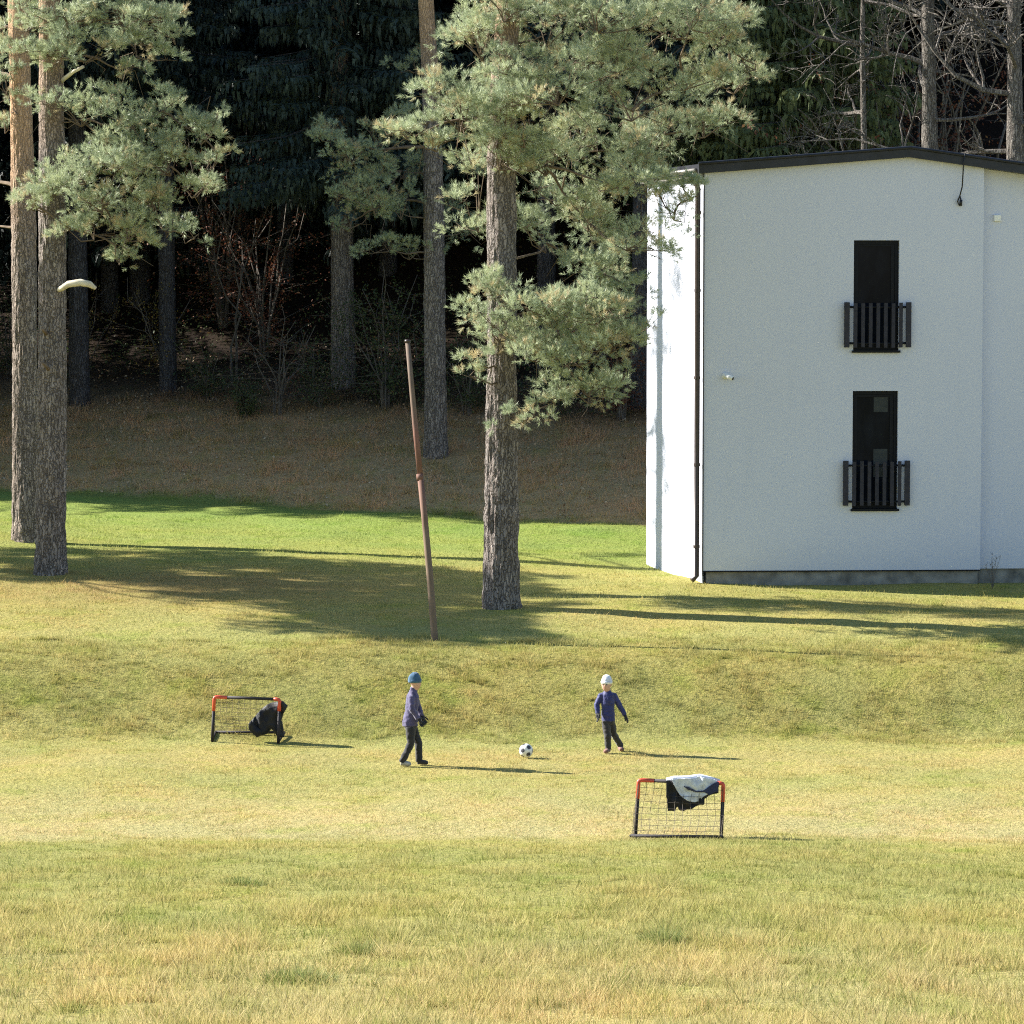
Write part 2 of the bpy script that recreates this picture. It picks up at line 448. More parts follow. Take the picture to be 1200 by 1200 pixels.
quad((W, STEP, 0), (WR, STEP, 0), (WR, STEP, roofz(WR)), (W, STEP, roofz(W)))
bl = (SKX * DEP, DEP)
quad((0, 0, 0), (0, 0, ZL), (bl[0], bl[1], ZL), (bl[0], bl[1], -.6), (0.0, .01, -.6))
quad((WR, STEP, 0), (WR, DEP, 0), (WR, DEP, ZR), (WR, STEP, ZR))
quad((bl[0], DEP, 0), (bl[0], DEP, ZL), (XA, DEP, ZA), (WR, DEP, ZR), (WR, DEP, 0))
quad((0, 0, 0), (W, 0, 0), (W, STEP, 0), (WR, STEP, 0), (WR, DEP, 0), (bl[0], DEP, 0))
w.build('wall', M['stucco'], bld)
# plinth, set back under the render
pl = MB(); pl.prism([(0.07, .05, 0), (W - .04, .05, 0), (W - .04, STEP + .05, 0), (WR - .05, STEP + .05, 0), (WR - .05, DEP - .05, 0), (bl[0] + .07, DEP - .05, 0)], (0, 0, -0.004), (0, 0, -1.2))
pl.build('plinth', M['concrete'], bld)
MB().box(-.02, W, -.012, .03, -.025, .0).build('drip_edge', M['anthracite'], bld)
# roof: left and right slopes with a dark verge, joined into one sheet with thickness
TH = 0.19; OV = 0.16
rf = MB()
def rprof(y, skew):
    x0 = -0.14 + skew
    return [(x0, y, roofz(0) - .008), (XA, y, ZA), (WR + .15, y, ZR - .012), (WR + .15, y, ZR + TH), (XA, y, ZA + TH), (x0, y, roofz(0) + TH - .008)]
fr, bk = rprof(-OV, 0.0), rprof(DEP + OV, SKX * (DEP + OV))
n6 = 6
rf.add(fr + bk, [(0, 1, 4, 5), (1, 2, 3, 4), (6, 11, 10, 7), (7, 10, 9, 8)] + [(i, i + 6, (i + 1) % 6 + 6, (i + 1) % 6) for i in range(6)])
roof = rf.build('roof', M['roof'], bld)
vg = MB()
vg.tube([(-.15, -OV - .01, roofz(0) + TH + .0), (XA, -OV - .01, ZA + TH + .008), (WR + .1, -OV - .01, ZR + TH)], .035, 8)
vg.build('verge_trim', M['roof'], roof)
gt = MB()
g0 = Vector((-.20, -.02, ZL + .05)); g1 = Vector((-.20 + SKX * DEP, DEP, ZL + .05))
gt.tube([g0, g1], .055, 10); gt.build('gutter', M['gutter'], bld, True)
MB().tube([g0 + Vector((.06, .05, -.13)), g1 + Vector((.06, .05, -.13))], .02, 6).build('eave_board', M['gutter'], bld)
# downpipe near the front corner of the lit side wall
dpx, dpy = -0.13, 0.10
dp = MB(); dp.tube([(-.2, .10, ZL + .04), (-.19, .10, ZL - .12), (dpx, dpy, ZL - .32), (dpx, dpy, 3), (dpx, dpy, -.12), (dpx - .1, dpy - .04, -.2)], .058, 12)
pipe = dp.build('downpipe', M['pipe'], bld, True)
for z in (0.5, 2.2, 4.0, 5.8, 7.4):
    MB().tube([(dpx, dpy, z - .03), (dpx, dpy, z + .03)], .07, 12).build('pipe_clamp', M['pipe'], pipe)
MB().tube([(-.05, -.018, ZL + .1), (-.012, -.018, ZL - .3), (-.016, -.02, ZL * .6), (-.010, -.018, 2), (-.014, -.018, -.1)], .012, 6).build('lightning_conductor', M['cable'], bld)

for k, (z0, z1) in enumerate(doors):
    dr = empty('french_window', (0, 0, 0)); dr.parent = bld
    if k == 1: tag(dr, 'lower french window with two pale squares on its dark pane')
    else: tag(dr, 'upper french window with dark pane under the roof')
    y0, y1 = RV - .07, RV - .005
    f = MB(); ft = .055
    f.box(D0 + .002, D0 + ft, y0, y1, z0 + .003, z1 - .002); f.box(D1 - ft - .02, D1 - .002, y0, y1, z0 + .003, z1 - .002)
    f.box(D0 + ft, D1 - ft - .02, y0, y1, z1 - ft - .02, z1 - .002); f.box(D0 + ft, D1 - ft - .02, y0, y1, z0 + .003, z0 + ft + .02)
    f.build('frame', M['anthracite'], dr)
    s = MB(); a0, a1, b0, b1 = D0 + ft, D1 - ft - .02, z0 + ft + .02, z1 - ft - .02; st = .05; y0s, y1s = RV - .05, RV - .008
    s.box(a0 + .004, a0 + st, y0s, y1s, b0 + .004, b1 - .004); s.box(a1 - st - .03, a1 - .004, y0s, y1s, b0 + .004, b1 - .004)
    s.box(a0 + st, a1 - st - .03, y0s, y1s, b1 - st, b1 - .004); s.box(a0 + st, a1 - st - .03, y0s, y1s, b0 + .004, b0 + st)
    s.build('sash', M['anthracite'], dr)
    MB().box(a0 + st - .005, a1 - st - .025, RV - .028, RV - .02, b0 + st - .005, b1 - st + .005).build('pane', M['glass'], dr)
    if k == 1:
        for (qa, qb, qc, qd) in ((1025, 1041.5, 466, 483.5), (1025, 1041.5, 527, 560)):  # thin grey squares set flat on the pane
            MB().box(bx(qa), bx(qb), RV - .031, RV - .0285, bz(qd), bz(qc)).build('pale_square', M['pane_square'], dr)
    MB().box(D0 - .03, D1 + .03, -.07, RV - .075, z0 - .045, z0 + .0025).build('sill', M['anthracite'], dr)
    # railing
    top = bz(355.0 if k == 0 else 541.0); bot = top - (bz(355) - bz(407.2))
    rl = empty('railing', (0, 0, 0)); rl.parent = bld
    for px in (990.8, 1063.0):
        MB().box(bx(px) - .055, bx(px) + .055, -.13, -.075, bot - .0, top + .015).build('rail_post', M['slat'], rl, bevel=.008)
    for zz in (top - .085, bot + .085):
        MB().tube([(bx(987.5), -.10, zz), (bx(1066.3), -.10, zz)], .023, 8).build('rail_bar', M['anthracite'], rl, True)
        for px in (990.8, 1063.0):
            MB().tube([(bx(px), .01, zz - .0), (bx(px), -.09, zz)], .014, 6).build('rail_bracket', M['anthracite'], rl)
    for i in range(7):
        xc = bx(1000.6 + i * 8.85)
        o = MB().box(xc - .038, xc + .038, -.15, -.125, bot + random.uniform(-.008, .008), top + random.uniform(-.008, .008)).build('slat', M['slat'], rl, bevel=.006)
# floodlight-like security camera, junction box, hanging cable: fixed to the wall
cx, cz_ = bx(851.5), bz(440.5)
cmr = empty('security_camera', bld.matrix_basis @ Vector((cx, 0, cz_)), R(3)); tag(cmr, 'small white security camera on the shaded wall near the downpipe', 'camera')
MB().tube([(-.03, -.002, .005), (-.03, -.035, .005)], .07, 16).build('wall_plate', M['white_plastic'], cmr, True)
MB().tube([(-.03, -.03, .005), (0, -.1, -.01)], .022, 8).build('arm', M['white_plastic'], cmr, True)
MB().tube([(-.02, -.09, .012), (-.01, -.12, .0), (.095, -.19, -.045), (.105, -.197, -.05)], [.03, .05, .05, .04], 14).build('housing', M['white_plastic'], cmr, True)
MB().tube([(.10, -.196, -.049), (.112, -.204, -.054)], .034, 12).build('lens', M['lens'], cmr, True)
jx, jz = bx(1169), bz(255)
jb = empty('junction_box', bld.matrix_basis @ Vector((jx, STEP, jz)), R(3)); tag(jb, 'small white junction box high on the recessed wall', 'box')
MB().box(-.075, .075, -.055, -.002, -.07, .07).build('case', M['white_plastic'], jb, bevel=.01)
MB().box(-.065, .065, -.068, -.056, -.06, .06).build('lid', M['white_plastic'], jb, bevel=.005)
hc = MB(); x0 = bx(1125); zt = roofz(x0)
hc.tube([(x0 + .02, -OV - .05, zt + TH + .04), (x0 - .01, -OV - .055, zt + .02), (x0 - .03, -OV - .04, zt - .45), (bx(1122), -.08, bz(229)), (bx(1119.5), -.05, bz(236)), (bx(1122), -.05, bz(241)), (bx(1124.5), -.05, bz(237)), (bx(1122), -.06, bz(229))], .014, 8)
hc.tube([(bx(1123.6), -.06, bz(234)), (bx(1123.2), -.05, bz(241))], .03, 8)
ho = hc.build('hanging_cable', M['cable'], None, True); ho.matrix_world = bld.matrix_basis.copy(); tag(ho, 'black cable with a looped end hanging from the roof edge', 'cable')

# ------------------------------------------------------------------ pines
def trunk_mesh(path, radii, seg=56, step=0.05, flare=0.45, rough=0.03, seed=0):
    """path in local coords from the base up; ridged bark displaced into the mesh"""
    path = np.array([tuple(p) for p in path], float); radii = np.array(radii, float)
    L = np.concatenate([[0], np.cumsum(np.linalg.norm(np.diff(path, axis=0), axis=1))])
    n = max(8, int(L[-1] / step)); s = np.linspace(0, L[-1], n)
    C = np.stack([np.interp(s, L, path[:, i]) for i in range(3)], -1); rr = np.interp(s, L, radii)
    th = np.linspace(0, 2 * np.pi, seg, endpoint=False)
    TH_, S_ = np.meshgrid(th, s); cx_, sy_ = np.cos(TH_), np.sin(TH_)
    rad = rr[:, None] * np.ones_like(TH_)
    fl = np.exp(-S_ / 0.28) * flare
    rad *= 1 + fl * (0.75 + 0.45 * vnoise(cx_ * 2.2, sy_ * 2.2, 0, seed + 5))
    q = 9.0
    ridge = np.abs(vnoise(cx_ * rad * q * 2.1, sy_ * rad * q * 2.1, S_ * 2.0, seed)) + .5 * np.abs(vnoise(cx_ * rad * q * 5, sy_ * rad * q * 5, S_ * 5.5, seed + 1))
    fade = 1 - 0.75 * smooth(6, 12, S_)
    rad += (ridge - .5) * rough * fade + 0.06 * rad * vnoise(cx_ * 1.4, sy_ * 1.4, S_ * .8, seed + 2)
    V = np.stack([C[:, None, 0] + cx_ * rad, C[:, None, 1] + sy_ * rad, C[:, None, 2] + 0 * rad], -1).reshape(-1, 3)
    i = np.arange(n - 1)[:, None] * seg; k = np.arange(seg)[None]; k2 = (k + 1) % seg
    Q = np.stack([i + k, i + k2, i + seg + k2, i + seg + k], -1).reshape(-1, 4)
    me = bpy.data.meshes.new('trunk'); me.from_pydata(V.tolist(), [], Q.tolist()); me.update(); return me

def tuft_tris(pos, axis_, tint, K, L, nl, wd, r):
    n = len(pos)
    ref = np.where(np.abs(axis_[:, 2:3]) < .9, np.array([[0, 0, 1.0]]), np.array([[1.0, 0, 0]]))
    u = np.cross(axis_, ref); u /= np.linalg.norm(u, axis=1, keepdims=True); v = np.cross(axis_, u)
    L = L * r.uniform(.6, 1.35, (n, 1)); nl = nl * r.uniform(.75, 1.3, (n, 1))
    t = r.random((n, K)) ** 0.8; az = r.uniform(0, 2 * np.pi, (n, K)); an = r.uniform(R(25), R(62), (n, K)) * (1 - .35 * t)
    rad = np.cos(az)[..., None] * u[:, None] + np.sin(az)[..., None] * v[:, None]
    d = axis_[:, None] * np.cos(an)[..., None] + rad * np.sin(an)[..., None]
    b = pos[:, None] + axis_[:, None] * (t * L)[..., None]
    tip = b + d * (nl * r.uniform(.75, 1.2, (n, K)))[..., None]
    side = np.cross(d, r.normal(size=(n, K, 3))); side /= np.linalg.norm(side, axis=2, keepdims=True)
    w_ = wd * .5
    V = np.stack([b - side * w_ * .6, b + side * w_ * .6 + d * (nl * .3 * np.ones((n, K)))[..., None], tip], 2).reshape(-1, 3, 3)
    return V, np.repeat(tint, K)

def pine_crown(root, trunk_at, pads, seed, K=26, dens=1.0, nl=.092, wd=.0135, L=.13):
    """pads: (center(local Vector), rx, ry, rz, tufts). trunk_at(z)->point on the trunk axis"""
    r = np.random.default_rng(seed)
    P, A, T = [], [], []; tw = MB(); hubs = []
    for (c, rx, ry, rz, nt) in pads:
        nt = int(nt * dens); nt = int(nt * 1.45); per = 12; nsub = max(3, nt // per); rz = rz * 1.25
        # limb from the trunk to the pad, sagging then rising
        zt = c.z - 0.25 * math.hypot(c.x - trunk_at(c.z).x, c.y - trunk_at(c.z).y) * r.uniform(.2, .9)
        a = trunk_at(max(zt, 1.0)); near = [q for q in hubs if (q - c).length < 1.7 and (q - a).length < (c - a).length]
        if near: a = min(near, key=lambda q: (q - c).length)
        hubs.append(c)
        mid = a.lerp(c, .5) + Vector((r.normal() * .1, r.normal() * .1, -.12 * (c - a).length * r.uniform(-.4, 1)))
        ln = (c - a).length
        pth = [a, a.lerp(mid, .5) + Vector((0, 0, .04)), mid, mid.lerp(c, .5) + Vector((r.normal() * .06, 0, -.03)), c]
        rb = min(.055, .016 + .012 * ln)
        tw.tube(pth, [rb, rb * .85, rb * .65, rb * .45, rb * .28], 7)
        c0 = np.array([c.x, c.y, c.z - .25 * rz]); boughs = []
        for s in range(max(3, nsub // 5)):
            d = r.normal(size=3); d /= np.linalg.norm(d)
            if d[2] < -.35: d[2] *= -.6
            q = (r.random() ** .4); bc = np.array([c.x + d[0] * rx * q, c.y + d[1] * ry * q, c.z + d[2] * rz * q]); boughs.append(bc)
            tw.tube([c0, c0 * .5 + bc * .5 + r.normal(size=3) * .06, bc], [.016, .011, .006], 4, False)
        for s in range(nsub):
            bc = boughs[s % len(boughs)]; sc_ = bc + r.normal(size=3) * np.array([.17, .17, .095]) * min(1.5, .6 + .5 * rx)
            c0 = bc - np.array([0, 0, .12])
            tw.tube([bc, sc_], [.006, .004], 3, False)
            out = sc_ - c0; out = out / (np.linalg.norm(out) + 1e-6)
            m_ = int(per * r.uniform(.6, 1.4))
            dd = r.normal(size=(m_, 3)); dd /= np.linalg.norm(dd, axis=1, keepdims=True)
            dd = dd + out * .7 + np.array([0, 0, .45]); dd /= np.linalg.norm(dd, axis=1, keepdims=True)
            rr = .165 * r.uniform(.4, 1.2, (m_, 1)) * min(1.5, (rx + rz) / 1.5)
            pp = sc_ + dd * rr * np.array([1.15, 1.15, .8])
            P.append(pp); ax = dd + r.normal(size=(m_, 3)) * .25 + np.array([0, 0, .15]); ax /= np.linalg.norm(ax, axis=1, keepdims=True); A.append(ax)
            base = r.uniform(.15, .75); T.append(np.clip(base + r.normal(size=m_) * .18 + (.5 if r.random() < .12 else 0), 0, 1))
        # dead twigs hanging in the inside
        for s in range(nsub // 6):
            d = r.normal(size=3) * np.array([rx, ry, rz]) * .45; e = d + r.normal(size=3) * .3 + np.array([0, 0, -.15])
            tw.tube([np.array(c) + d * .2, np.array(c) + d, np.array(c) + e], [.010, .007, .003], 3, False)
    P, A, T = np.concatenate(P), np.concatenate(A), np.concatenate(T)
    V, t = tuft_tris(P, A, T, K, L, nl, wd, r)
    cr = link('crown', tri_mesh('needles', V, 3, {'tint': t}), M['needle'], root)
    lo = tw.build('limbs', M['twig'], root); lo['kind'] = 'stuff'; cr['kind'] = 'stuff'
    return cr

def pine(label, base, trunk_px, H, pads_px, seed, bark, above, K=26, dens=1.0, rough=.03, dscale=1.0):
    """trunk_px: [(px, py, width_px)] going up, at the base's distance; pads_px: (px,py,rx,ry,dy,n)"""
    Y = base.y; g = base
    root = empty('pine_tree', g); tag(root, label, 'tree', 'pines standing on the lawn')
    pts = []; rad = []
    for (px, py, wd) in trunk_px:
        p = at(px, py, Y) - g; pts.append(p); rad.append(wd * mpp(Y) * .5)
    pts[0].z = -0.25
    top = pts[-1]; up = (pts[-1] - pts[-2]).normalized()
    pts.append(top + up * (H - top.z) / up.z * .55); rad.append(rad[-1] * .62)
    pts.append(top + up * (H - top.z) / up.z); rad.append(.03)
    link('trunk', trunk_mesh(pts, rad, seed=seed, rough=rough), bark, root, False)
    zz = [p.z for p in pts]
    def tr(z): return Vector((float(np.interp(z, zz, [p.x for p in pts])), float(np.interp(z, zz, [p.y for p in pts])), z))
    pads = []
    for (px, py, rx, ry, dy, n) in pads_px:
        c = at(px, py, Y + dy) - g; k = mpp(Y + dy)
        pads.append((c, rx * k, max(.45, rx * k * .9), ry * k, n))
    r = random.Random(seed)
    z0 = at(600, 0, Y).z - g.z
    pine_crown(root, tr, pads, seed, K, dens)
    if above:
        up_p = []
        for i in range(above):
            z = z0 + 1.0 + (H - z0 - 1.2) * (i + .5) / above; rr = 1.9 * (1 - ((z - z0) / (H - z0)) ** 2) + .3; a = i * 2.4 + r.random()
            up_p.append((tr(z) + Vector((math.cos(a) * rr * .8, math.sin(a) * rr * .8, 0)), 1.0, 1.0, .6, 150))
        o = pine_crown(root, tr, up_p, seed + 50, 9, 1.0, .11, .022, .16)
    return root

# main pine in the middle
D_pads = [(590, 15, 40, 34, -.8, 220), (603, 75, 40, 34, -.9, 220), (592, 135, 36, 30, -1.0, 180), (615, 165, 36, 26, -.9, 150), (680, 70, 50, 40, .6, 200), (740, 130, 55, 38, -.3, 260), (800, 95, 50, 36, .4, 240), (810, 25, 50, 30, -.2, 200), (670, 180, 45, 30, .8, 150), (760, 215, 40, 24, .6, 130), (640, 400, 40, 30, -.4, 140), (740, 385, 24, 26, -.4, 90),
          (565, 55, 55, 50, -.3, 420), (540, 140, 52, 45, -.8, 400), (598, 120, 50, 50, .4, 300), (585, 190, 45, 28, -.9, 260), (640, 40, 55, 50, .6, 300),
          (700, 25, 62, 42, -.6, 420), (655, 110, 62, 42, -1.1, 460), (720, 85, 62, 42, .2, 400), (785, 35, 62, 38, .6, 380), (850, 45, 48, 34, .8, 260),
          (885, 75, 26, 22, .9, 80), (640, 195, 50, 36, -.3, 300), (700, 165, 58, 38, .9, 330), (765, 165, 58, 40, 1.4, 330), (825, 150, 45, 36, 1.6, 230), (860, 100, 40, 32, 1.2, 180),
          (715, 215, 50, 28, -.4, 280), (480, 158, 34, 22, -1.0, 170), (512, 172, 28, 18, -1.0, 110),
          (745, 205, 40, 26, .2, 160), (690, 262, 48, 30, .0, 260), (735, 285, 52, 28, -.3, 280), (790, 250, 32, 26, .2, 120), (810, 225, 18, 22, .3, 60), (700, 320, 45, 25, -.5, 240), (740, 345, 30, 18, -.5, 110),
          (580, 345, 38, 24, -.9, 200), (585, 392, 42, 28, -.9, 240), (640, 365, 52, 26, -1.3, 300), (700, 372, 50, 26, -1.3, 300),
          (625, 415, 45, 26, -1.3, 250), (680, 420, 55, 34, -1.0, 330), (715, 405, 36, 30, -.7, 180), (690, 465, 45, 26, -.8, 220), (720, 450, 25, 24, -.6, 90), (625, 488, 30, 10, -1.0, 80), (650, 470, 30, 15, -.9, 90), (565, 425, 20, 16, -.7, 60), (558, 442, 16, 10, -.7, 40),
          (560, 255, 42, 55, 2.2, 260), (640, 285, 50, 36, 2.0, 150), (655, 235, 55, 30, 1.6, 150), (700, 310, 36, 36, 2.2, 90)]
gD = ground_at(587, 712)
pine('large pine with foliage hanging beside its grey trunk, left of the white building', gD,
     [(587, 716, 42), (587, 640, 41), (588, 560, 38), (588, 470, 36), (588, 330, 34), (588, 200, 33), (592, 60, 29), (600, -60, 25)], 19.5, D_pads, 21, M['bark'], 14, rough=.045)

gB = ground_at(60, 672)
B_pads = [(95, 140, 55, 26, -.4, 260), (150, 145, 42, 30, -.8, 220), (190, 130, 26, 26, -.6, 110), (235, 160, 32, 30, -.6, 150), (255, 140, 12, 20, -.6, 40), (250, 195, 26, 20, -.5, 90), (140, 190, 60, 34, -1.0, 360), (200, 195, 45, 34, -.8, 260),
          (100, 205, 50, 34, -.8, 280), (60, 225, 42, 30, -.9, 210), (40, 240, 26, 22, -.9, 100), (120, 240, 50, 28, -1.0, 280), (180, 240, 40, 28, -.7, 220), (225, 225, 26, 22, -.5, 100), (150, 275, 45, 24, -.9, 220), (110, 275, 36, 20, -1, 150), (195, 272, 26, 18, -.6, 90), (140, 305, 24, 16, -.8, 80), (225, 278, 14, 8, -.5, 24),
          (80, 30, 60, 30, -.6, 300), (140, 20, 55, 28, -.4, 280), (190, 25, 40, 26, -.2, 200), (100, 65, 50, 24, -.5, 240), (160, 60, 42, 24, -.3, 200), (205, 45, 26, 22, 0, 90), (60, 60, 40, 22, -.7, 160), (150, 80, 22, 14, -.3, 60), (55, 10, 40, 20, -.9, 120)]
pine('nearer of the two left pines, grey trunk with a pale broken stub', gB,
     [(59, 676, 36), (60, 600, 36), (61, 480, 34), (61, 330, 32), (61, 180, 30), (60, 60, 28), (58, -60, 26)], 19, B_pads, 33, M['bark'], 5, rough=.04)
gA = ground_at(31, 634)
A_pads = [(-30, 20, 40, 30, 2, 130), (-50, 90, 40, 30, 3, 130), (-10, -40, 45, 30, 3, 130), (-60, 150, 38, 26, 4, 110), (-35, 200, 36, 26, 3, 100), (-70, 40, 40, 30, 4.5, 130), (-20, 260, 26, 18, 2.5, 50), (8, 105, 18, 22, -.3, 80), (6, 150, 14, 20, .3, 50), (20, 130, 14, 14, -.3, 30), (-20, 60, 40, 40, 0, 160), (35, -40, 60, 30, -.3, 200)]
pine('farther of the two left pines, sunlit orange upper trunk', gA,
     [(30, 637, 31), (30, 560, 31), (29, 420, 29), (28, 280, 28), (25, 140, 26), (22, 30, 24), (20, -60, 23)], 20, A_pads, 45, M['bark_warm'], 13, rough=.035)
gC = ground_at(511, 534)
C_pads = [(420, 225, 36, 26, .2, 130), (470, 200, 30, 30, .3, 110), (465, 140, 26, 20, -.2, 80), (385, 160, 32, 22, -.6, 150), (410, 185, 36, 24, -.8, 190), (440, 165, 30, 22, -.4, 130), (435, 205, 34, 20, -.6, 150), (395, 228, 30, 22, -.6, 140), (440, 245, 38, 24, -.8, 200), (470, 250, 26, 24, -.5, 120), (410, 262, 30, 20, -.4, 110), (455, 290, 32, 16, -.2, 120), (480, 300, 22, 14, .0, 60),
          (505, 70, 34, 26, 1.0, 120), (520, 110, 32, 22, 1.0, 100), (485, 80, 22, 18, .8, 60), (500, 205, 20, 12, .6, 30), (545, 270, 28, 22, 1.0, 110), (530, 240, 24, 22, 1.0, 80)]
pine('slender shaded pine on the bank behind the leaning pole', gC,
     [(511, 538, 27), (510, 450, 26), (509, 330, 25), (508, 200, 23), (505, 100, 20), (499, 0, 18), (497, -60, 17)], 19, C_pads, 57, M['bark'], 10, dens=1.0, rough=.03)

# pale broken branch stub on the left pine, dead stubs
stub_m = plain('bare_deadwood', (.62, .56, .44), 0.8, 0.2, var=.2)
Y = gB.y
st = MB(); st.tube([at(66, 341, Y - .05), at(72, 338, Y - .35), at(80, 333, Y - .45), at(94, 331, Y - .5), at(105, 333, Y - .5), at(112, 338, Y - .45)], [.05, .06, .07, .075, .07, .04], 10)
so = st.build('broken_stub', stub_m, None, True)
pB = [o for o in bpy.data.objects if o.name.startswith('pine_tree')][1]
so.parent = pB; so.matrix_parent_inverse = Matrix.Translation(-Vector(pB.location))
for (a, b, c) in (((72, 95), (86, 84), (98, 78)), ((58, 395), (52, 388), (50, 386)), ((60, 437), (55, 430), (50, 425))):
    d = MB(); d.tube([at(*a, Y - .1), at(*b, Y - .4), at(*c, Y - .55)], [.05, .04, .03], 7)
    o = d.build('dead_stub', stub_m if a[1] < 100 else M['twig'], pB, True); o.matrix_parent_inverse = Matrix.Translation(-Vector(pB.location))

# ------------------------------------------------------------------ spruces and the forest
def spruce_mesh(H, z0, seed, rmax=3.4, step=.36, per=6, ntw=15):
    r = np.random.default_rng(seed); tris = []; tint = []
    limb = MB()
    z = z0
    while z < H - .4:
        f = (z - z0) / (H - z0); Lb = (rmax * (1 - f) ** .85 + .25)
        for b in range(per):
            a = r.uniform(0, 2 * np.pi); lb = Lb * r.uniform(.7, 1.15); o = np.array([math.cos(a), math.sin(a), 0]); s = np.array([-o[1], o[0], 0])
            zz = z + r.uniform(-.2, .2)
            droop = r.uniform(.25, .5)
            def bp(t): return o * lb * t + np.array([0, 0, zz - droop * lb * t * (1 - .45 * t)])
            if b % 2 == 0: limb.tube([bp(0), bp(.5), bp(1)], [.035, .022, .006], 3, False)
            for t in np.linspace(.16, 1.0, ntw):
                for sd in (-1, 1):
                    p = bp(t); w_ = (.16 + .42 * (1 - t) ** .6 * min(1, lb / 2)) * r.uniform(.6, 1.3); hang = r.uniform(.25, .75) * (.5 + .5 * (1 - t)) + .1
                    q1 = p + s * sd * w_ * .6 + o * .12 + np.array([0, 0, -.06]); q2 = q1 + s * sd * w_ * .4 + o * .06 + np.array([0, 0, -hang * .5]); q3 = q2 + np.array([r.normal() * .04, r.normal() * .04, -hang * .6])
                    n_ = (o * .5 + s * sd * .5) ; wd = .055
                    for (c0, c1, ww) in ((p, q1, .065), (q1, q2, .07), (q2, q3, .06)):
                        k = s * r.normal() * .5 + o * r.normal() + np.array([0, 0, .25]); k /= np.linalg.norm(k)
                        tris.append((c0 - k * ww, c0 + k * ww * r.uniform(.4, 1), c1)); tris.append((c0 + (c1 - c0) * .35 + k * ww * .9, c0 + (c1 - c0) * .2, c1 + k * ww * .8))
                        tv = np.clip(.5 + r.normal() * .25 + (t - .6) * .4, 0, 1); tint += [tv, tv]
        z += step * r.uniform(.8, 1.2)
    return tri_mesh('spruce_needles', np.array(tris), 3, {'tint': np.array(tint)}), limb.mesh('spruce_limbs')

SP = []
for (H, z0, sd, rm) in ((22, 2.0, 1, 3.6), (24, 3.5, 2, 3.2), (25, 9.0, 3, 3.2)):
    nm, lm = spruce_mesh(H, z0, sd, rm, .40 if z0 > 5 else .38, 6, 18)
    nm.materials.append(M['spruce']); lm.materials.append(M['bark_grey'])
    tm = trunk_mesh([(0, 0, -.5), (.02, 0, H * .5), (0, 0, H)], [.30, .2, .02], seg=18, step=.4, flare=.3, rough=.03, seed=sd); tm.materials.append(M['bark_grey'])
    SP.append((nm, lm, tm, H))
M['spruce_lit'] = make_leaf('spruce_needles_lit', (.05, .07, .035), (.13, .16, .07), None, 0.2)  # paler copy of the spruce needles, daylight put into the colour
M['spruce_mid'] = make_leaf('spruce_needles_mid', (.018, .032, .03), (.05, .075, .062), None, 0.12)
def _lit_spruce():
    nm = SP[0][0].copy(); nm.materials.clear(); nm.materials.append(M['spruce_lit']); return (nm, SP[0][1], SP[0][2], SP[0][3])
LIT_SPRUCE = _lit_spruce()
def spruce(kind, x, y, label, group, scale=1.0, name='spruce_tree'):
    nm, lm, tm, H = LIT_SPRUCE if kind == 'light' else SP[kind]
    root = empty(name, (x, y, tz(x, y)), random.uniform(0, 6.28)); root.scale = (scale * random.uniform(.92, 1.1), scale * random.uniform(.92, 1.1), scale)
    tag(root, label, 'tree', group)
    for nme, me in (('trunk', tm), ('limbs', lm), ('crown', nm)):
        o = bpy.data.objects.new(nme, me); COL.objects.link(o); o.parent = root
        if nme != 'trunk': o['kind'] = 'stuff'
    return root
def xat(px, Y): return (px - 600) / F * Y
vis = [(0, 455, 106, 'dark spruce behind the thick shaded trunk', 1.0),
       (1, 335, 107, 'dark spruce half hidden left of the drooping one', 1.0),
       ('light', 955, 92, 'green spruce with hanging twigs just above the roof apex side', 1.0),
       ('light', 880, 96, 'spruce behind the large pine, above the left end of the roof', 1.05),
       (1, 800, 101, 'dark spruce hidden behind the right foliage of the large pine', 1.0),
       (1, 690, 104, 'dark spruce showing in gaps of the large pine crown', 1.0),
       (0, 575, 108, 'dark spruce between the slender pine and the large pine', 1.0),
       (1, 130, 108, 'dark spruce behind the sunlit foliage of the left pines', 1.05),
       (0, 20, 112, 'dark spruce at the left edge of the picture', 1.05),
       (2, 197, 100, 'tall conifer with a bare grey trunk right of the left pines', 1.0),
       (2, 283, 108, 'tall conifer with a thin bare trunk in the darkest gap', .95),
       (2, 93, 99, 'tall conifer with a shaded trunk close behind the left pines', 1.05),
       (2, 752, 93, 'tall conifer with a dark trunk beside the lit side wall', 1.0),
       (2, 640, 99, 'tall conifer with a shaded trunk right of the large pine trunk', 1.0)]
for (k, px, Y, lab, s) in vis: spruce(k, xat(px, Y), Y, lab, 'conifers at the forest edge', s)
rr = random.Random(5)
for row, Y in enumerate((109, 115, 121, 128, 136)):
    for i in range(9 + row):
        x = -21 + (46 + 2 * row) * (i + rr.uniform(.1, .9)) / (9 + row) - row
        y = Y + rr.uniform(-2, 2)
        spruce(rr.choice((0, 1, 1, 2)), x, y, 'dark spruce deep in the shaded forest behind the front trees', 'spruces deep in the forest', rr.uniform(.9, 1.15))
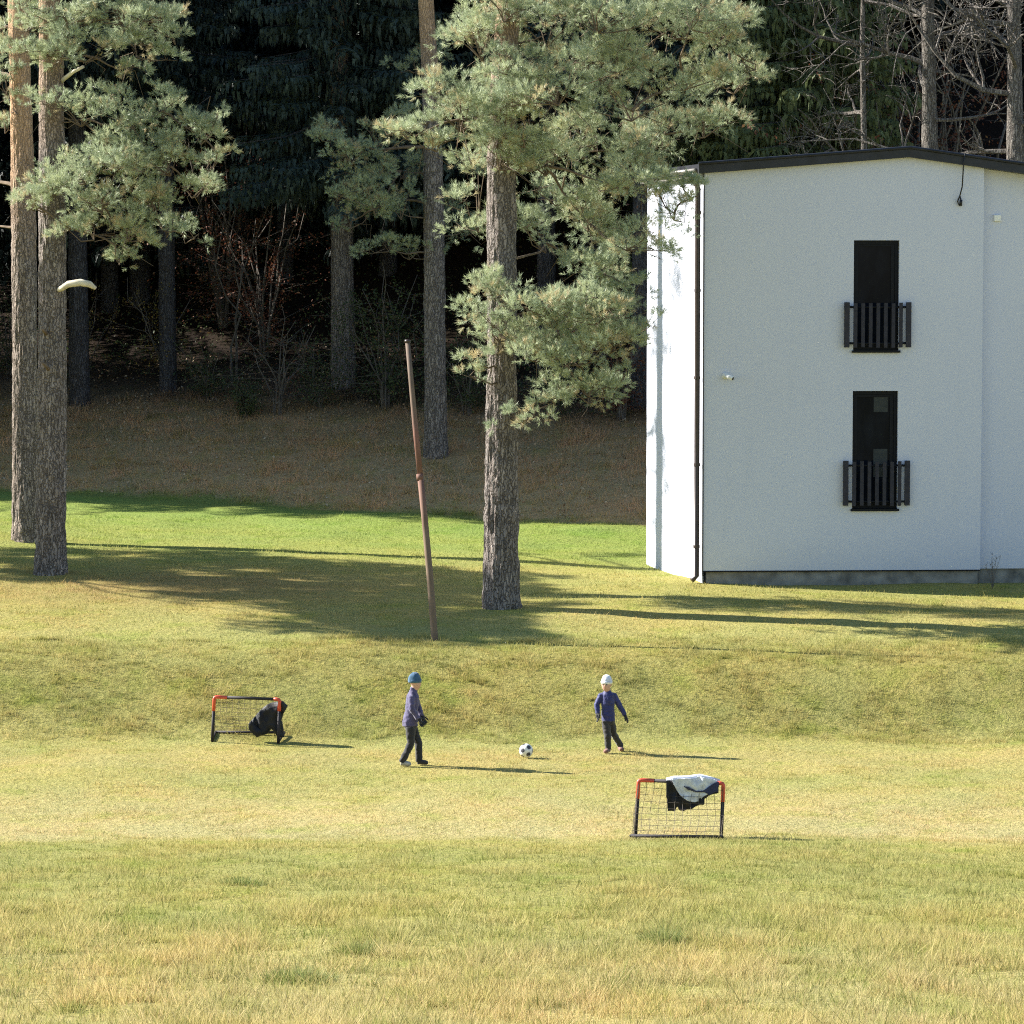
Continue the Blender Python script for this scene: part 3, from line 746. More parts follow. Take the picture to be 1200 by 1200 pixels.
# the wood goes on beyond the frame to the left (it shades the bank) and right
for i in range(26):
    x = -20 - i * 1.9 + rr.uniform(-.6, .6); y = 94.5 + rr.uniform(-.6, 3) + .3 * i + (3 if i % 2 else 0)
    spruce(rr.choice((0, 1)), x, y, 'unseen spruce added beyond the left edge to shade the bank', 'spruces beyond the left edge', rr.uniform(1.05, 1.3))
for i in range(14):
    spruce(rr.choice((0, 1)), -22 - i * 3.4 + rr.uniform(-1, 1), 104 + .3 * i * 1.8 + rr.uniform(-2, 2), 'unseen spruce added beyond the left edge to shade the bank', 'spruces beyond the left edge', rr.uniform(1.0, 1.25))
for (x, y) in ((-18.8, 89.6), (-21.5, 92.2), (-25, 91.2)):  # unseen bare-trunked spruces, added to shade the right end of the bank
    spruce(2, x, y, 'unseen spruce added beyond the left edge to shade the bank', 'spruces beyond the left edge', 1.0)
for i in range(7):
    spruce(rr.choice((0, 1)), 20 + i * 3.4, 98 + rr.uniform(-2, 4), 'spruce of the same wood standing beyond the right edge of the picture', 'spruces beyond the right edge', rr.uniform(.9, 1.1))

# spruce with a thick bare trunk at px 405 and drooping crown above
gE = ground_at(403, 452)
SP.append((*spruce_mesh(21, 6.3, 8, 4.0, .36, 7, 20), trunk_mesh([(0, 0, -.5), (.06, 0, 5), (.12, 0, 10), (.1, 0, 21)], [.37, .33, .27, .03], seg=32, step=.1, flare=.25, rough=.03, seed=71), 21))
for m_, mt in zip(SP[3][:3], ('spruce_mid', 'bark_grey', 'bark')): m_.materials.append(M[mt])
spruce(3, gE.x, gE.y, 'spruce with a thick shaded grey trunk and drooping dark crown left of the slender pine', 'conifers at the forest edge', 1.0).scale = (1, 1, 1)

# broad pine off the left edge: throws the long shadow across the lawn
shadow_px = [(20, 660), (70, 660), (130, 655), (130, 680), (200, 660), (200, 692), (270, 664), (270, 700), (340, 670), (340, 705), (350, 730), (410, 676), (410, 712), (420, 738), (470, 680), (470, 715), (480, 740), (520, 690), (520, 720), (300, 680), (170, 672), (375, 690), (440, 698), (-40, 655), (-30, 675), (535, 705), (-80, 650), (10, 645), (60, 645), (160, 648), (240, 652), (310, 656), (380, 662), (450, 668), (510, 672), (60, 675), (110, 668), (240, 680), (310, 690), (380, 720), (450, 728), (500, 735), (545, 690)]
cs = [ground_at(px, py) + SUN_DIR * (20 + random.uniform(0, 5)) for px, py in shadow_px]
bxy = Vector((sum(c.x for c in cs) / len(cs), sum(c.y for c in cs) / len(cs), 0)); bxy.z = tz(bxy.x, bxy.y)
bp = empty('pine_tree', bxy); tag(bp, 'broad old pine beyond the left edge, only its shadow on the lawn shows', 'tree')
link('trunk', trunk_mesh([(0, 0, -.3), (.1, 0, 6), (0, .1, 12), (0, 0, 14)], [.4, .33, .2, .05], seed=81, seg=32, step=.1), M['bark'], bp)
pine_crown(bp, lambda z: Vector((0, 0, min(z, 12))), [(c - bxy, 1.3, 1.1, .8, 320) for c in cs], 83, 15, 1.0, .14, .07, .18)

# ------------------------------------------------------------------ bare deciduous trees behind the building
def bare_tree(label, px, Y, wpx, H, seed, first, limbs):
    x = xat(px, Y); g = Vector((x, Y, tz(x, Y)))
    root = empty('bare_tree', g); tag(root, label, 'tree', 'bare trees behind the building')
    rw = wpx * mpp(Y) * .5
    link('trunk', trunk_mesh([(0, 0, -.4), (.05, 0, H * .4), (-.05, .1, H * .7), (0, 0, H)], [rw * 1.15, rw, rw * .7, .05], seed=seed, seg=28, step=.12, flare=.3, rough=.02), M['bark_pale'], root)
    r = random.Random(seed); b = MB()
    def grow(p, d, L, rad, lev):
        n = 5; pts = [p]; rs = [rad]; q = p.copy(); dd = d.copy()
        for i in range(n):
            dd = (dd + Vector((r.gauss(0, .2), r.gauss(0, .2), r.gauss(0, .2)))).normalized(); q = q + dd * L / n; pts.append(q.copy()); rs.append(rad * (1 - .8 * (i + 1) / n) + .004)
        b.tube(pts, rs, 5 if lev < 2 else 3, False)
        if lev < 3:
            for k in range(4 if lev < 2 else 3):
                i = r.randint(1, n - 1); a = (pts[i + 1] - pts[i]).normalized()
                sd = a.cross(Vector((r.gauss(0, 1), r.gauss(0, 1), r.gauss(0, 1)))).normalized()
                grow(pts[i], (a * r.uniform(.4, .9) + sd * r.uniform(.6, 1) + Vector((0, 0, .12))).normalized(), L * r.uniform(.4, .65), rs[i] * .62, lev + 1)
    for k in range(limbs):
        z = first + (H - first) * .75 * k / limbs + r.uniform(-.3, .3); a = r.uniform(0, 6.28)
        if k % 3 == 0: a = math.pi + r.uniform(-.5, .3)
        grow(Vector((0, 0, z)), Vector((math.cos(a), math.sin(a) * .7, r.uniform(-.05, .35))).normalized(), r.uniform(2.2, 4.2), r.uniform(.045, .08), 0)
    b.build('branches', M['bark_pale'], root)['kind'] = 'stuff'
    return root
bare_tree('bare deciduous tree with straight trunk right behind the roof apex', 1086, 84, 20, 17, 3, 8.0, 10)
bare_tree('pale bare tree with forked limbs at the right edge above the roof', 1186, 82, 22, 17, 9, 7.5, 11)
bare_tree('slim bare tree right of the spruce above the roof', 1010, 88, 8, 15, 14, 7.5, 6)

# ------------------------------------------------------------------ shrubs and undergrowth
def leaf_tris(P, size, r, flat=.5):
    n = len(P); a = r.normal(size=(n, 3)); a /= np.linalg.norm(a, axis=1, keepdims=True)
    b = np.cross(a, r.normal(size=(n, 3))); b /= np.linalg.norm(b, axis=1, keepdims=True)
    s = size * r.uniform(.6, 1.3, (n, 1))
    return np.stack([P - a * s * .6, P + b * s * .35, P + a * s * .6, P - b * s * .35], 1)

def shrub(name, label, px, py, h, spread, nleaf, size, mat, seed, stems=7, cat='shrub', Y=None, zlo=.2):
    r = np.random.default_rng(seed)
    g = ground_at(px, py) if Y is None else Vector((xat(px, Y), Y, tz(xat(px, Y), Y)))
    root = empty(name, g); tag(root, label, cat, 'undergrowth shrubs at the forest edge')
    b = MB(); pts = []
    for i in range(stems):
        a = r.uniform(0, 6.28); l = r.uniform(.6, 1.0) * h; tipx = spread * r.uniform(.2, 1)
        p = [np.array([0.1 * math.cos(a), .1 * math.sin(a), -.1])]
        for j in range(1, 6):
            t = j / 5; p.append(np.array([math.cos(a) * tipx * t ** 1.3, math.sin(a) * tipx * t ** 1.3, l * t]) + r.normal(size=3) * .05 * h * t)
        b.tube([tuple(q) for q in p], [.016 * (1 - .8 * k / 5) * max(.7, h / 2.5) + .002 for k in range(6)], 4, False)
        for k in range(9):
            j = r.integers(1, 5); q = p[j]; e = q + r.normal(size=3) * .22 * h * np.array([1, 1, .6]) + np.array([0, 0, .1]); b.tube([tuple(q), tuple((q + e) / 2 + r.normal(size=3) * .03), tuple(e)], [.006, .004, .002], 3, False); pts += [(q, e)]
    b.build('stems', M['stem'], root)['kind'] = 'stuff'
    if nleaf:
        pr = np.array([(q, e) for q, e in pts]); k = r.integers(0, len(pr), nleaf); t = r.uniform(.2, 1.1, (nleaf, 1))
        P = pr[k, 0] * (1 - t) + pr[k, 1] * t + r.normal(size=(nleaf, 3)) * .08
        P = P[P[:, 2] > zlo * .3]
        link('leaves', tri_mesh('leaves', leaf_tris(P, size, r), 4, {'tint': r.random(len(P))}), mat, root)['kind'] = 'stuff'
    return root
shrub('yellow_shrub', 'yellow-leaved shrub in shade right behind the left pines', 100, 440, 3.2, 1.5, 900, .055, M['yellow'], 1)
shrub('yellow_shrub', 'sparse yellowish shrub between the bare grey trunk and left pines', 195, 452, 3.6, 1.6, 1100, .055, M['yellow'], 2)
shrub('bare_shrub', 'thicket of bare pale stems under the darkest gap', 325, 486, 3.5, 1.2, 420, .05, M['rust'], 3, 9)
shrub('bare_shrub', 'single tall crooked bare stem left of the thicket', 274, 445, 6.2, .5, 60, .05, M['rust'], 4, 2)
shrub('bramble_bush', 'low dark green bramble bush in front of the thicket', 288, 489, 1.1, 1.0, 1800, .06, M['bramble'], 5, 10)
shrub('rust_beech', 'young beech with rust brown leaves behind the thicket', 310, 0, 6.0, 2.4, 2600, .075, M['rust'], 6, 12, Y=102)
shrub('rust_beech', 'young beech with reddish leaves in the dark gap left of the drooping spruce', 262, 0, 7.5, 2.2, 2200, .075, M['rust'], 7, 10, Y=105)
shrub('rust_beech', 'russet beech foliage between the bare trees behind the roof', 1045, 0, 12.5, 3.4, 5200, .085, M['rust'], 8, 16, Y=93)
shrub('rust_beech', 'russet beech foliage low behind the roof at the right edge', 1140, 0, 10.5, 3.0, 3000, .085, M['rust'], 9, 12, Y=95)
shrub('leafy_bush', 'dark leafy bush left of the shaded grey trunk', 372, 478, 2.4, 1.3, 1500, .06, M['bramble'], 10, 9)
shrub('leafy_bush', 'dark evergreen bush between the shaded trunk and slender pine', 452, 478, 4.2, 1.6, 3800, .07, M['bramble'], 11, 12)
shrub('leafy_bush', 'dark bush right behind the slender pine', 548, 486, 2.6, 1.5, 2200, .06, M['bramble'], 12, 9)
shrub('leafy_bush', 'dark bush behind the hanging foliage of the large pine', 650, 492, 2.6, 1.6, 2200, .06, M['bramble'], 13, 9)
shrub('leafy_bush', 'dark russet bush left of the white building', 728, 492, 3.2, 1.4, 2000, .06, M['rust'], 14, 9)
shrub('leafy_bush', 'low dark bush at the left edge of the forest', 10, 440, 2.8, 1.5, 1600, .06, M['bramble'], 15, 8)
shrub('leafy_bush', 'low leafy bush right of the sparse yellowish shrub', 245, 468, 1.7, 1.3, 1500, .055, M['bramble'], 16, 8)

r_ = np.random.default_rng(77)
n = 26000
X = r_.uniform(-19, 13, n); Y_ = r_.uniform(88, 114, n)
yy = Y_ + .5 * X
k = yy > 94.2 + 1.2 * vnoise(X / 1.3, 0 * X, 0, 8); X, Y_ = X[k], Y_[k]; n = len(X)
hh = (0.1 + .9 * r_.random(n) ** 1.6) * (1.0 + .8 * vnoise(X / 1.1, Y_ / 1.1, 0, 9))
P = np.stack([X, Y_, terrain(X, Y_) + np.clip(hh, 0.03, 2)], -1)
o = link('undergrowth', tri_mesh('undergrowth', leaf_tris(P, .085, r_), 4, {'tint': r_.random(n)}), M['bramble']); tag(o, 'dark leafy undergrowth along the foot of the forest', 'undergrowth', None, 'stuff')
# fallen leaves on the shaded bank
n = 15000
X = r_.uniform(-18, 11, n); Y_ = r_.uniform(78, 103, n); k = (Y_ + .5 * X) > 82.6; X, Y_ = X[k], Y_[k]
P = np.stack([X, Y_, terrain(X, Y_) + .035], -1)
o = link('fallen_leaves', tri_mesh('fallen_leaves', leaf_tris(P, .07, r_), 4, {'tint': r_.random(len(P))}), M['litter']); tag(o, 'fallen brown leaves scattered over the shaded bank', 'leaves', None, 'stuff')

# weeds by the wall
def weed(label, px, py, h, n, seed, group='weeds along the building foot'):
    g = ground_at(px, py); r = random.Random(seed); root = empty('weed', g); tag(root, label, 'plant', group)
    b = MB()
    for i in range(n):
        a = r.uniform(0, 6.28); s = r.uniform(.08, .3); hh = h * r.uniform(.5, 1)
        p = [Vector((0, 0, -.03)), Vector((math.cos(a) * s * .4, math.sin(a) * s * .3, hh * .55)), Vector((math.cos(a) * s, math.sin(a) * s * .5, hh))]
        b.tube(p, [.006, .005, .002], 3, False)
        for k in range(3):
            q = p[1].lerp(p[2], r.random()); e = q + Vector((r.gauss(0, .07), r.gauss(0, .05), r.uniform(.02, .1))); b.tube([q, e], [.005, .002], 3, False)
    b.build('stalks', M['stem'], root)['kind'] = 'stuff'
weed('dry weed stalks in the wall recess at the building foot', 1163, 690, .75, 9, 1)
weed('dry grass stalks at the foot of the lit side wall', 800, 674, .5, 8, 2)

def tuft(label, px, py, n, h, spread, seed):
    g = ground_at(px, py); r = np.random.default_rng(seed)
    X = r.normal(0, spread, n); Y = r.normal(0, spread * .8, n); hh = h * r.uniform(.5, 1.1, n) * np.exp(-(X ** 2 + Y ** 2) / (5 * spread ** 2)); a = r.uniform(0, 6.28, n)
    b = np.stack([X, Y, terrain(X + g.x, Y + g.y) - g.z - .005], -1); sd = np.stack([np.cos(a), np.sin(a), 0 * a], -1) * .005
    d = np.stack([X / spread * .5 + r.normal(0, .3, n), Y / spread * .5 + r.normal(0, .3, n), np.ones(n)], -1); tip = b + d * hh[:, None]
    o = link('grass_tuft', tri_mesh('grass_tuft', np.stack([b - sd, b + sd, tip], 1), 3, {'tint': r.random(n)}), M['tuft']); o.location = g; tag(o, label, 'grass tuft', 'green tufts in the meadow', 'stuff')
M['tuft'] = make_leaf('green_grass', (.13, .17, .05), (.27, .31, .10), (.40, .37, .16), .4)
tuft('bright green grass tuft in the meadow below the nearer goal', 779, 1106, 700, .22, .13, 1)
tuft('wide low green grass tuft at the bottom left of the meadow', 345, 1150, 800, .18, .22, 2)
tuft('small dark green grass tuft left of the middle meadow', 420, 1118, 420, .18, .12, 3)
tuft('pale green grass patch at the right of the brightest tuft', 850, 1104, 520, .15, .22, 4)
tuft('small green patch in the slope grass at the left', 285, 1036, 460, .12, .16, 5)

# ------------------------------------------------------------------ leaning pole
def make_pole_mat():
    m = N('rusty_pole'); o = m.obj(); sp = m.new('ShaderNodeSeparateXYZ'); m.l.new(o, sp.inputs[0])
    n = m.noise(7, m.mapping(o, (1, 1, .25)), 4)
    z = m.math('ADD', sp.outputs[2], m.math('MULTIPLY', n, .5))
    c = m.ramp(m.maprange(z, 0, 6), [(0.0, (.19, .135, .095)), (0.35, (.19, .135, .095)), (0.45, (.20, .115, .085)), (0.66, (.21, .105, .08)), (0.76, (.17, .12, .09)), (1.0, (.14, .105, .08))])
    c = m.mix(m.ramp(n, [(0.4, 0.0), (0.7, .5)]), c, m.mix(1.0, c, (.5, .5, .5), 'MULTIPLY'))
    m.set(c, .75, .2); m.bump(n, .4, .01); return m.m
gp = ground_at(509.5, 750)
tp_ = at(477.5, 399, gp.y + 1.2) - gp
pr = empty('leaning_pole', gp); tag(pr, 'thin rusty pole leaning left on the lawn in front of the pines', 'pole')
pm = MB(); r1 = 4.2 * mpp(gp.y)
pm.tube([Vector((0.02, 0, -.4))] + [tp_ * t + Vector((.02 * math.sin(t * 5), 0, 0)) for t in (0.0, .2, .4, .55)], [r1, r1, r1 * .98, r1 * .92, r1 * .9], 14)
pm.build('lower_tube', make_pole_mat(), pr, True)
pm2 = MB(); pm2.tube([tp_ * .54 + Vector((.008, 0, 0)), tp_ * .7, tp_ * .85, tp_ * .995], [r1 * .84, r1 * .82, r1 * .76, r1 * .7], 14); pm2.build('upper_tube', bpy.data.materials['rusty_pole'], pr, True)
pm3 = MB(); pm3.tube([tp_ * .53, tp_ * .55], r1 * 1.02, 14); pm3.build('collar', bpy.data.materials['rusty_pole'], pr, True)
pm4 = MB(); pm4.tube([tp_ * .992, tp_ * 1.002], r1 * .85, 14); pm4.build('cap', M['pipe'], pr, True)

# ------------------------------------------------------------------ goals
M['goal_red'] = plain('red_plastic', (.62, .085, .045), .4, .5, var=.12)
M['goal_dark'] = plain('dark_tube', (.03, .026, .03), .65, .25, var=.2)
M['net'] = plain('net_cord', (.10, .085, .07), .8, .1)
def goal(label, left_px, right_px, H, back, red_left=.26, red_right=.26):
    a, b = ground_at(*left_px), ground_at(*right_px)
    d = (b - a); wid = math.hypot(d.x, d.y); rz = math.atan2(d.y, d.x)
    root = empty('football_goal', a, rz); tag(root, label, 'goal', 'small football goals on the field')
    zb = b.z - a.z; t = .026
    L0, L1 = Vector((0, 0, -.03)), Vector((.045, 0, H)); R0, R1 = Vector((wid, 0, zb - .03)), Vector((wid + .03, 0, H - .03))
    for p, q, rd in ((L0, L1, red_left), (R0, R1, red_right)):
        u = (q - p).normalized(); m = q - u * rd
        MB().tube([p, m], t, 12).build('post', M['goal_dark'], root, True)
        c = (R1 - L1).normalized() * (1 if p is L0 else -1)
        MB().tube([m, q - u * .03, q - u * .008 + c * .01, q + c * .04, q + c * (.22 if p is L0 else .10)], t * 1.12, 12).build('corner_elbow', M['goal_red'], root, True)
    c = (R1 - L1).normalized()
    MB().tube([L1 + c * .22, R1 - c * .10], t, 12).build('crossbar', M['goal_dark'], root, True)
    zk = tz(*((Matrix.Rotation(rz, 3, 'Z') @ Vector((wid / 2, back, 0)) + a)[:2])) - a.z
    Bl, Br = Vector((-.03, back, zk + .04)), Vector((wid + .03, back, zk + .045))
    MB().tube([Vector((0, 0, .02)), Bl], t * .8, 8).build('ground_bar', M['goal_dark'], root, True)
    MB().tube([Vector((wid, 0, .02 + zb)), Br], t * .8, 8).build('ground_bar', M['goal_dark'], root, True)
    MB().tube([Bl, Br], t * .9, 8).build('ground_bar', M['goal_dark'], root, True)
    nt = MB(); nu, nv = 11, 9; rn = random.Random(wid)
    def S(u, v):
        p = L1.lerp(R1, u).lerp(Bl.lerp(Br, u), v); sag = math.sin(math.pi * v) * .09
        return p + Vector((.012 * math.sin(9 * v + 3 * u), (-1 if back > 0 else 1) * sag * .6, -sag * .5 - .02 * math.sin(math.pi * u) * (1 - v)))
    def T(side, u, v):
        top = L1 if side == 0 else R1; fr = L0 if side == 0 else R0; bk = Bl if side == 0 else Br
        e = top.lerp(bk, v); f = top.lerp(fr, v); return f.lerp(e, u)
    for i in range(nu + 1):
        nt.tube([S(i / nu, j / nv) for j in range(nv + 1)], .0032, 3, False)
    for j in range(1, nv + 1):
        nt.tube([S(i / nu, j / nv) for i in range(nu + 1)], .0032, 3, False)
    for side in (0, 1):
        for i in range(1, 4): nt.tube([T(side, i / 4, j / 6) for j in range(7)], .0032, 3, False)
        for j in range(1, 7): nt.tube([T(side, 0, j / 6), T(side, 1, j / 6)], .0032, 3, False)
    nt.build('net', M['net'], root)['kind'] = 'stuff'
    return root, a, rz
gN, gNa, gNr = goal('nearer small red and black football goal with a pale lined jacket over it', (744.5, 980), (845, 981), .80, -.55)
gF, gFa, gFr = goal('farther small red and black football goal with a black jacket on its corner', (248.5, 869.5), (326, 871.5), .77, .5, .24, .20)

def inside(poly, x, z):
    c = np.zeros(x.shape, bool); n = len(poly); j = n - 1
    for i in range(n):
        xi, zi = poly[i]; xj, zj = poly[j]
        t = ((zi > z) != (zj > z)) & (x < (xj - xi) * (z - zi) / (zj - zi + 1e-12) + xi); c ^= t; j = i
    return c
def edge_dist(poly, x, z):
    d = np.full(x.shape, 9.0); n = len(poly)
    for i in range(n):
        ax, az = poly[i]; bx_, bz_ = poly[(i + 1) % n]; dx, dz = bx_ - ax, bz_ - az
        t = np.clip(((x - ax) * dx + (z - az) * dz) / (dx * dx + dz * dz + 1e-12), 0, 1); d = np.minimum(d, np.hypot(x - ax - t * dx, z - az - t * dz))
    return d
def cloth(name, poly_px, Y, yfun, mat, root, step=.0085, thick=.012, puff=0.0):
    """garment panel: outline in the plane at distance Y, folds and bulge give it depth, closed with thickness"""
    poly = [(at(px, py, Y).x, at(px, py, Y).z) for px, py in poly_px]
    x0, x1 = min(p[0] for p in poly), max(p[0] for p in poly); z0, z1 = min(p[1] for p in poly), max(p[1] for p in poly)
    gx = np.arange(x0, x1 + step, step); gz = np.arange(z0, z1 + step, step); XX, ZZ = np.meshgrid(gx, gz)
    dd = edge_dist(poly, XX, ZZ); ins = inside(poly, XX, ZZ)
    cc = ins[:-1, :-1].astype(int) + ins[1:, :-1] + ins[:-1, 1:] + ins[1:, 1:] >= 3
    dome = np.sqrt(np.clip(dd * ins, 0, .07) / .07)
    YY = Y + yfun(XX, ZZ) - puff * dome; YB_ = Y + yfun(XX, ZZ) + thick + puff * .8 * dome
    nx_ = len(gx); V = np.concatenate([np.stack([XX, YY, ZZ], -1).reshape(-1, 3), np.stack([XX, YB_, ZZ], -1).reshape(-1, 3)])
    off = XX.size; Q = []
    ny_ = cc.shape[0]
    for j in range(ny_):
        for i in range(cc.shape[1]):
            if not cc[j, i]: continue
            a = j * nx_ + i; q = (a, a + 1, a + nx_ + 1, a + nx_); Q.append(q); Q.append(tuple(k + off for k in q[::-1]))
            for (dj, di, e) in ((-1, 0, (a, a + 1)), (1, 0, (a + nx_ + 1, a + nx_)), (0, -1, (a + nx_, a)), (0, 1, (a + 1, a + nx_ + 1))):
                jj, ii_ = j + dj, i + di
                if not (0 <= jj < ny_ and 0 <= ii_ < cc.shape[1] and cc[jj, ii_]): Q.append((e[1], e[0], e[0] + off, e[1] + off))
    used = sorted({k for q in Q for k in q}); mp_ = {k: i for i, k in enumerate(used)}
    me = bpy.data.meshes.new(name); loc = Vector(root.location)
    me.from_pydata([tuple(Vector(V[k]) - loc) for k in used], [], [tuple(mp_[k] for k in q) for q in Q]); me.update()
    bm = bmesh.new(); bm.from_mesh(me)
    bmesh.ops.smooth_vert(bm, verts=bm.verts, factor=.5, use_axis_x=True, use_axis_y=True, use_axis_z=True)
    bmesh.ops.smooth_vert(bm, verts=bm.verts, factor=.5, use_axis_x=True, use_axis_y=True, use_axis_z=True)
    bm.to_mesh(me); bm.free()
    return link(name, me, mat, root, True)
def fabric(name, col, rough=.7, sheen=.3):
    m = N(name); o = m.obj(); f = m.noise(14, o, 4)
    m.set(m.ramp(f, [(.3, tuple(c * .75 for c in col)), (.7, tuple(min(1, c * 1.2) for c in col))]), rough, .3); m.b.inputs['Sheen Weight'].default_value = sheen
    m.bump(m.noise(26, o, 3), .35, .01); return m.m
M['black_cloth'] = fabric('black_nylon', (.010, .0105, .015), .6, .1)
M['navy_cloth'] = fabric('navy_nylon', (.02, .026, .075), .6)
M['pale_lining'] = fabric('pale_lining', (.60, .62, .68), .8)
z8 = lambda pts: [(720 + x / 8.0, 890 + y / 8.0) for x, y in pts]
Yg = gNa.y - .07
jk = empty('lined_jacket', (at(812, 930, Yg).x, Yg - .04, at(812, 912, Yg).z)); tag(jk, 'black jacket with pale grey lining draped over the nearer goal', 'jacket')
fold = lambda a, k, s: (lambda X, Z: a * np.sin(X * k + 5 * vnoise(X * 4, Z * 3, s, s)) + .02 * vnoise(X * 11, Z * 9, 0, s + 1))
cloth('shell', z8([(482, 190), (478, 300), (498, 490), (572, 492), (588, 440), (605, 478), (650, 488), (720, 468), (790, 430), (845, 428), (850, 370), (880, 345), (980, 312), (985, 205), (700, 185)]), Yg - .055, fold(.018, 42, 2), M['black_cloth'], jk)
cloth('lining', z8([(532, 185), (640, 172), (760, 170), (800, 150), (830, 162), (960, 192), (972, 208), (890, 322), (840, 345), (800, 395), (745, 408), (690, 395), (620, 345), (575, 280)]), Yg - .095, fold(.016, 30, 5), M['pale_lining'], jk)
cloth('lining_trim', z8([(640, 245), (690, 252), (760, 290), (830, 292), (965, 200), (985, 215), (975, 300), (890, 338), (850, 312), (770, 312), (690, 290)]), Yg - .118, fold(.008, 30, 5), M['navy_cloth'], jk, thick=.008)
cloth('back_panel', z8([(500, 182), (520, 330), (640, 380), (800, 350), (940, 320), (980, 205), (800, 160)]), Yg + .045, fold(.015, 35, 8), M['black_cloth'], jk)
tb = MB(); tb.tube([at(720 + x / 8, 890 + y / 8, Yg + .035) - Vector(jk.location) for x, y in ((486, 196), (560, 186), (680, 180), (800, 172), (900, 190), (982, 208))], [.035, .05, .044, .058, .046, .036], 12); tb.build('shoulder_fold', M['pale_lining'], jk, True)
z9 = lambda pts: [(230 + x / 9.23, 790 + y / 9.23) for x, y in pts]
Yl = (gFa.y + ground_at(326, 871.5).y) / 2
bj = empty('black_jacket', (at(314, 845, Yl).x, Yl + .06, at(314, 822, Yl).z)); tag(bj, 'crumpled black jacket hung over the corner of the farther goal', 'jacket')
cloth('shell', z9([(820, 305), (760, 330), (690, 390), (640, 450), (585, 510), (562, 560), (575, 605), (620, 640), (650, 692), (700, 668), (780, 645), (812, 590), (850, 640), (885, 692), (955, 690), (948, 600), (925, 500), (950, 420), (992, 345), (930, 285), (880, 292)]), Yl + .08, fold(.02, 30, 11), M['black_cloth'], bj, puff=.06)
cloth('hood', z9([(900, 290), (935, 285), (992, 345), (955, 410), (925, 440), (905, 380)]), Yl - .02, fold(.01, 30, 14), M['black_cloth'], bj, puff=.03)
cloth('sleeve', z9([(560, 540), (600, 500), (640, 560), (700, 600), (720, 650), (660, 680), (600, 640), (565, 600)]), Yl - .0, fold(.01, 40, 17), M['black_cloth'], bj, puff=.04)

# ------------------------------------------------------------------ ball
gb = ground_at(616.5, 888.5); rb_ = .115
bm = bmesh.new(); bmesh.ops.create_icosphere(bm, subdivisions=5, radius=1)
phi = (1 + 5 ** .5) / 2; ico = np.array([(0, s1, s2 * phi) for s1 in (-1, 1) for s2 in (-1, 1)] + [(s1, s2 * phi, 0) for s1 in (-1, 1) for s2 in (-1, 1)] + [(s2 * phi, 0, s1) for s1 in (-1, 1) for s2 in (-1, 1)]); ico /= np.linalg.norm(ico, axis=1, keepdims=True)
rot = np.array(Matrix.Rotation(.5, 3, 'X') @ Matrix.Rotation(.9, 3, 'Z')); ico = ico @ rot.T
for v in bm.verts:
    d = np.sort(ico @ np.array(v.co.normalized()))[::-1]; seam = abs(d[0] - .945); seam2 = (d[0] - d[1]) if d[0] < .945 else 1
    k = 1 - .012 * max(math.exp(-(seam / .012) ** 2), math.exp(-(seam2 / .02) ** 2)); v.co = v.co.normalized() * rb_ * k
for f in bm.faces:
    f.smooth = True; f.material_index = 1 if (ico @ np.array(f.calc_center_median().normalized())).max() > .945 else 0
me = bpy.data.meshes.new('football'); bm.to_mesh(me); bm.free()
M['ball_white'] = plain('ball_white', (.78, .77, .74), .4, .4, var=.08); M['ball_dark'] = plain('ball_dark', (.06, .06, .075), .4, .4)
ball = link('football', me, [M['ball_white'], M['ball_dark']]); ball.location = gb + Vector((0, 0, rb_ + .012)); tag(ball, 'white football with dark panels lying between the two children', 'ball')

# ------------------------------------------------------------------ people
def skin(name, nodes, edges, mat, root, root_key, sub=2, wrinkle=0.0, seed=0):
    keys = list(nodes); idx = {k: i for i, k in enumerate(keys)}
    me = bpy.data.meshes.new(name); me.from_pydata([tuple(nodes[k][0]) for k in keys], [(idx[a], idx[b]) for a, b in edges], []); me.update()
    o = bpy.data.objects.new(name, me); COL.objects.link(o)
    md = o.modifiers.new('skin', 'SKIN'); md.use_smooth_shade = True
    if not me.skin_vertices: me.skin_vertices.new()
    for k in keys:
        sv = me.skin_vertices[0].data[idx[k]]; r = nodes[k][1]; sv.radius = r if hasattr(r, '__len__') else (r, r); sv.use_root = (k == root_key)
    s = o.modifiers.new('sub', 'SUBSURF'); s.levels = s.render_levels = sub
    dg = bpy.context.evaluated_depsgraph_get(); dg.update()
    m2 = bpy.data.meshes.new_from_object(o.evaluated_get(dg)); m2.name = name
    o.modifiers.clear(); o.data = m2; bpy.data.meshes.remove(me)
    if wrinkle:
        n_ = len(m2.vertices); co = np.empty(n_ * 3, np.float32); m2.vertices.foreach_get('co', co); co = co.reshape(-1, 3)
        no = np.empty(n_ * 3, np.float32); m2.vertices.foreach_get('normal', no); no = no.reshape(-1, 3)
        w_ = np.abs(vnoise(co[:, 0] * 14, co[:, 1] * 14, co[:, 2] * 22, seed)) * -1.6 + .6 + .5 * vnoise(co[:, 0] * 30, co[:, 1] * 30, co[:, 2] * 40, seed + 1)
        co = co + no * (w_ * wrinkle)[:, None]; m2.vertices.foreach_set('co', co.ravel()); m2.update()
    m2.materials.clear(); m2.materials.append(mat)
    m2.polygons.foreach_set('use_smooth', [True] * len(m2.polygons))
    o.parent = root
    return o

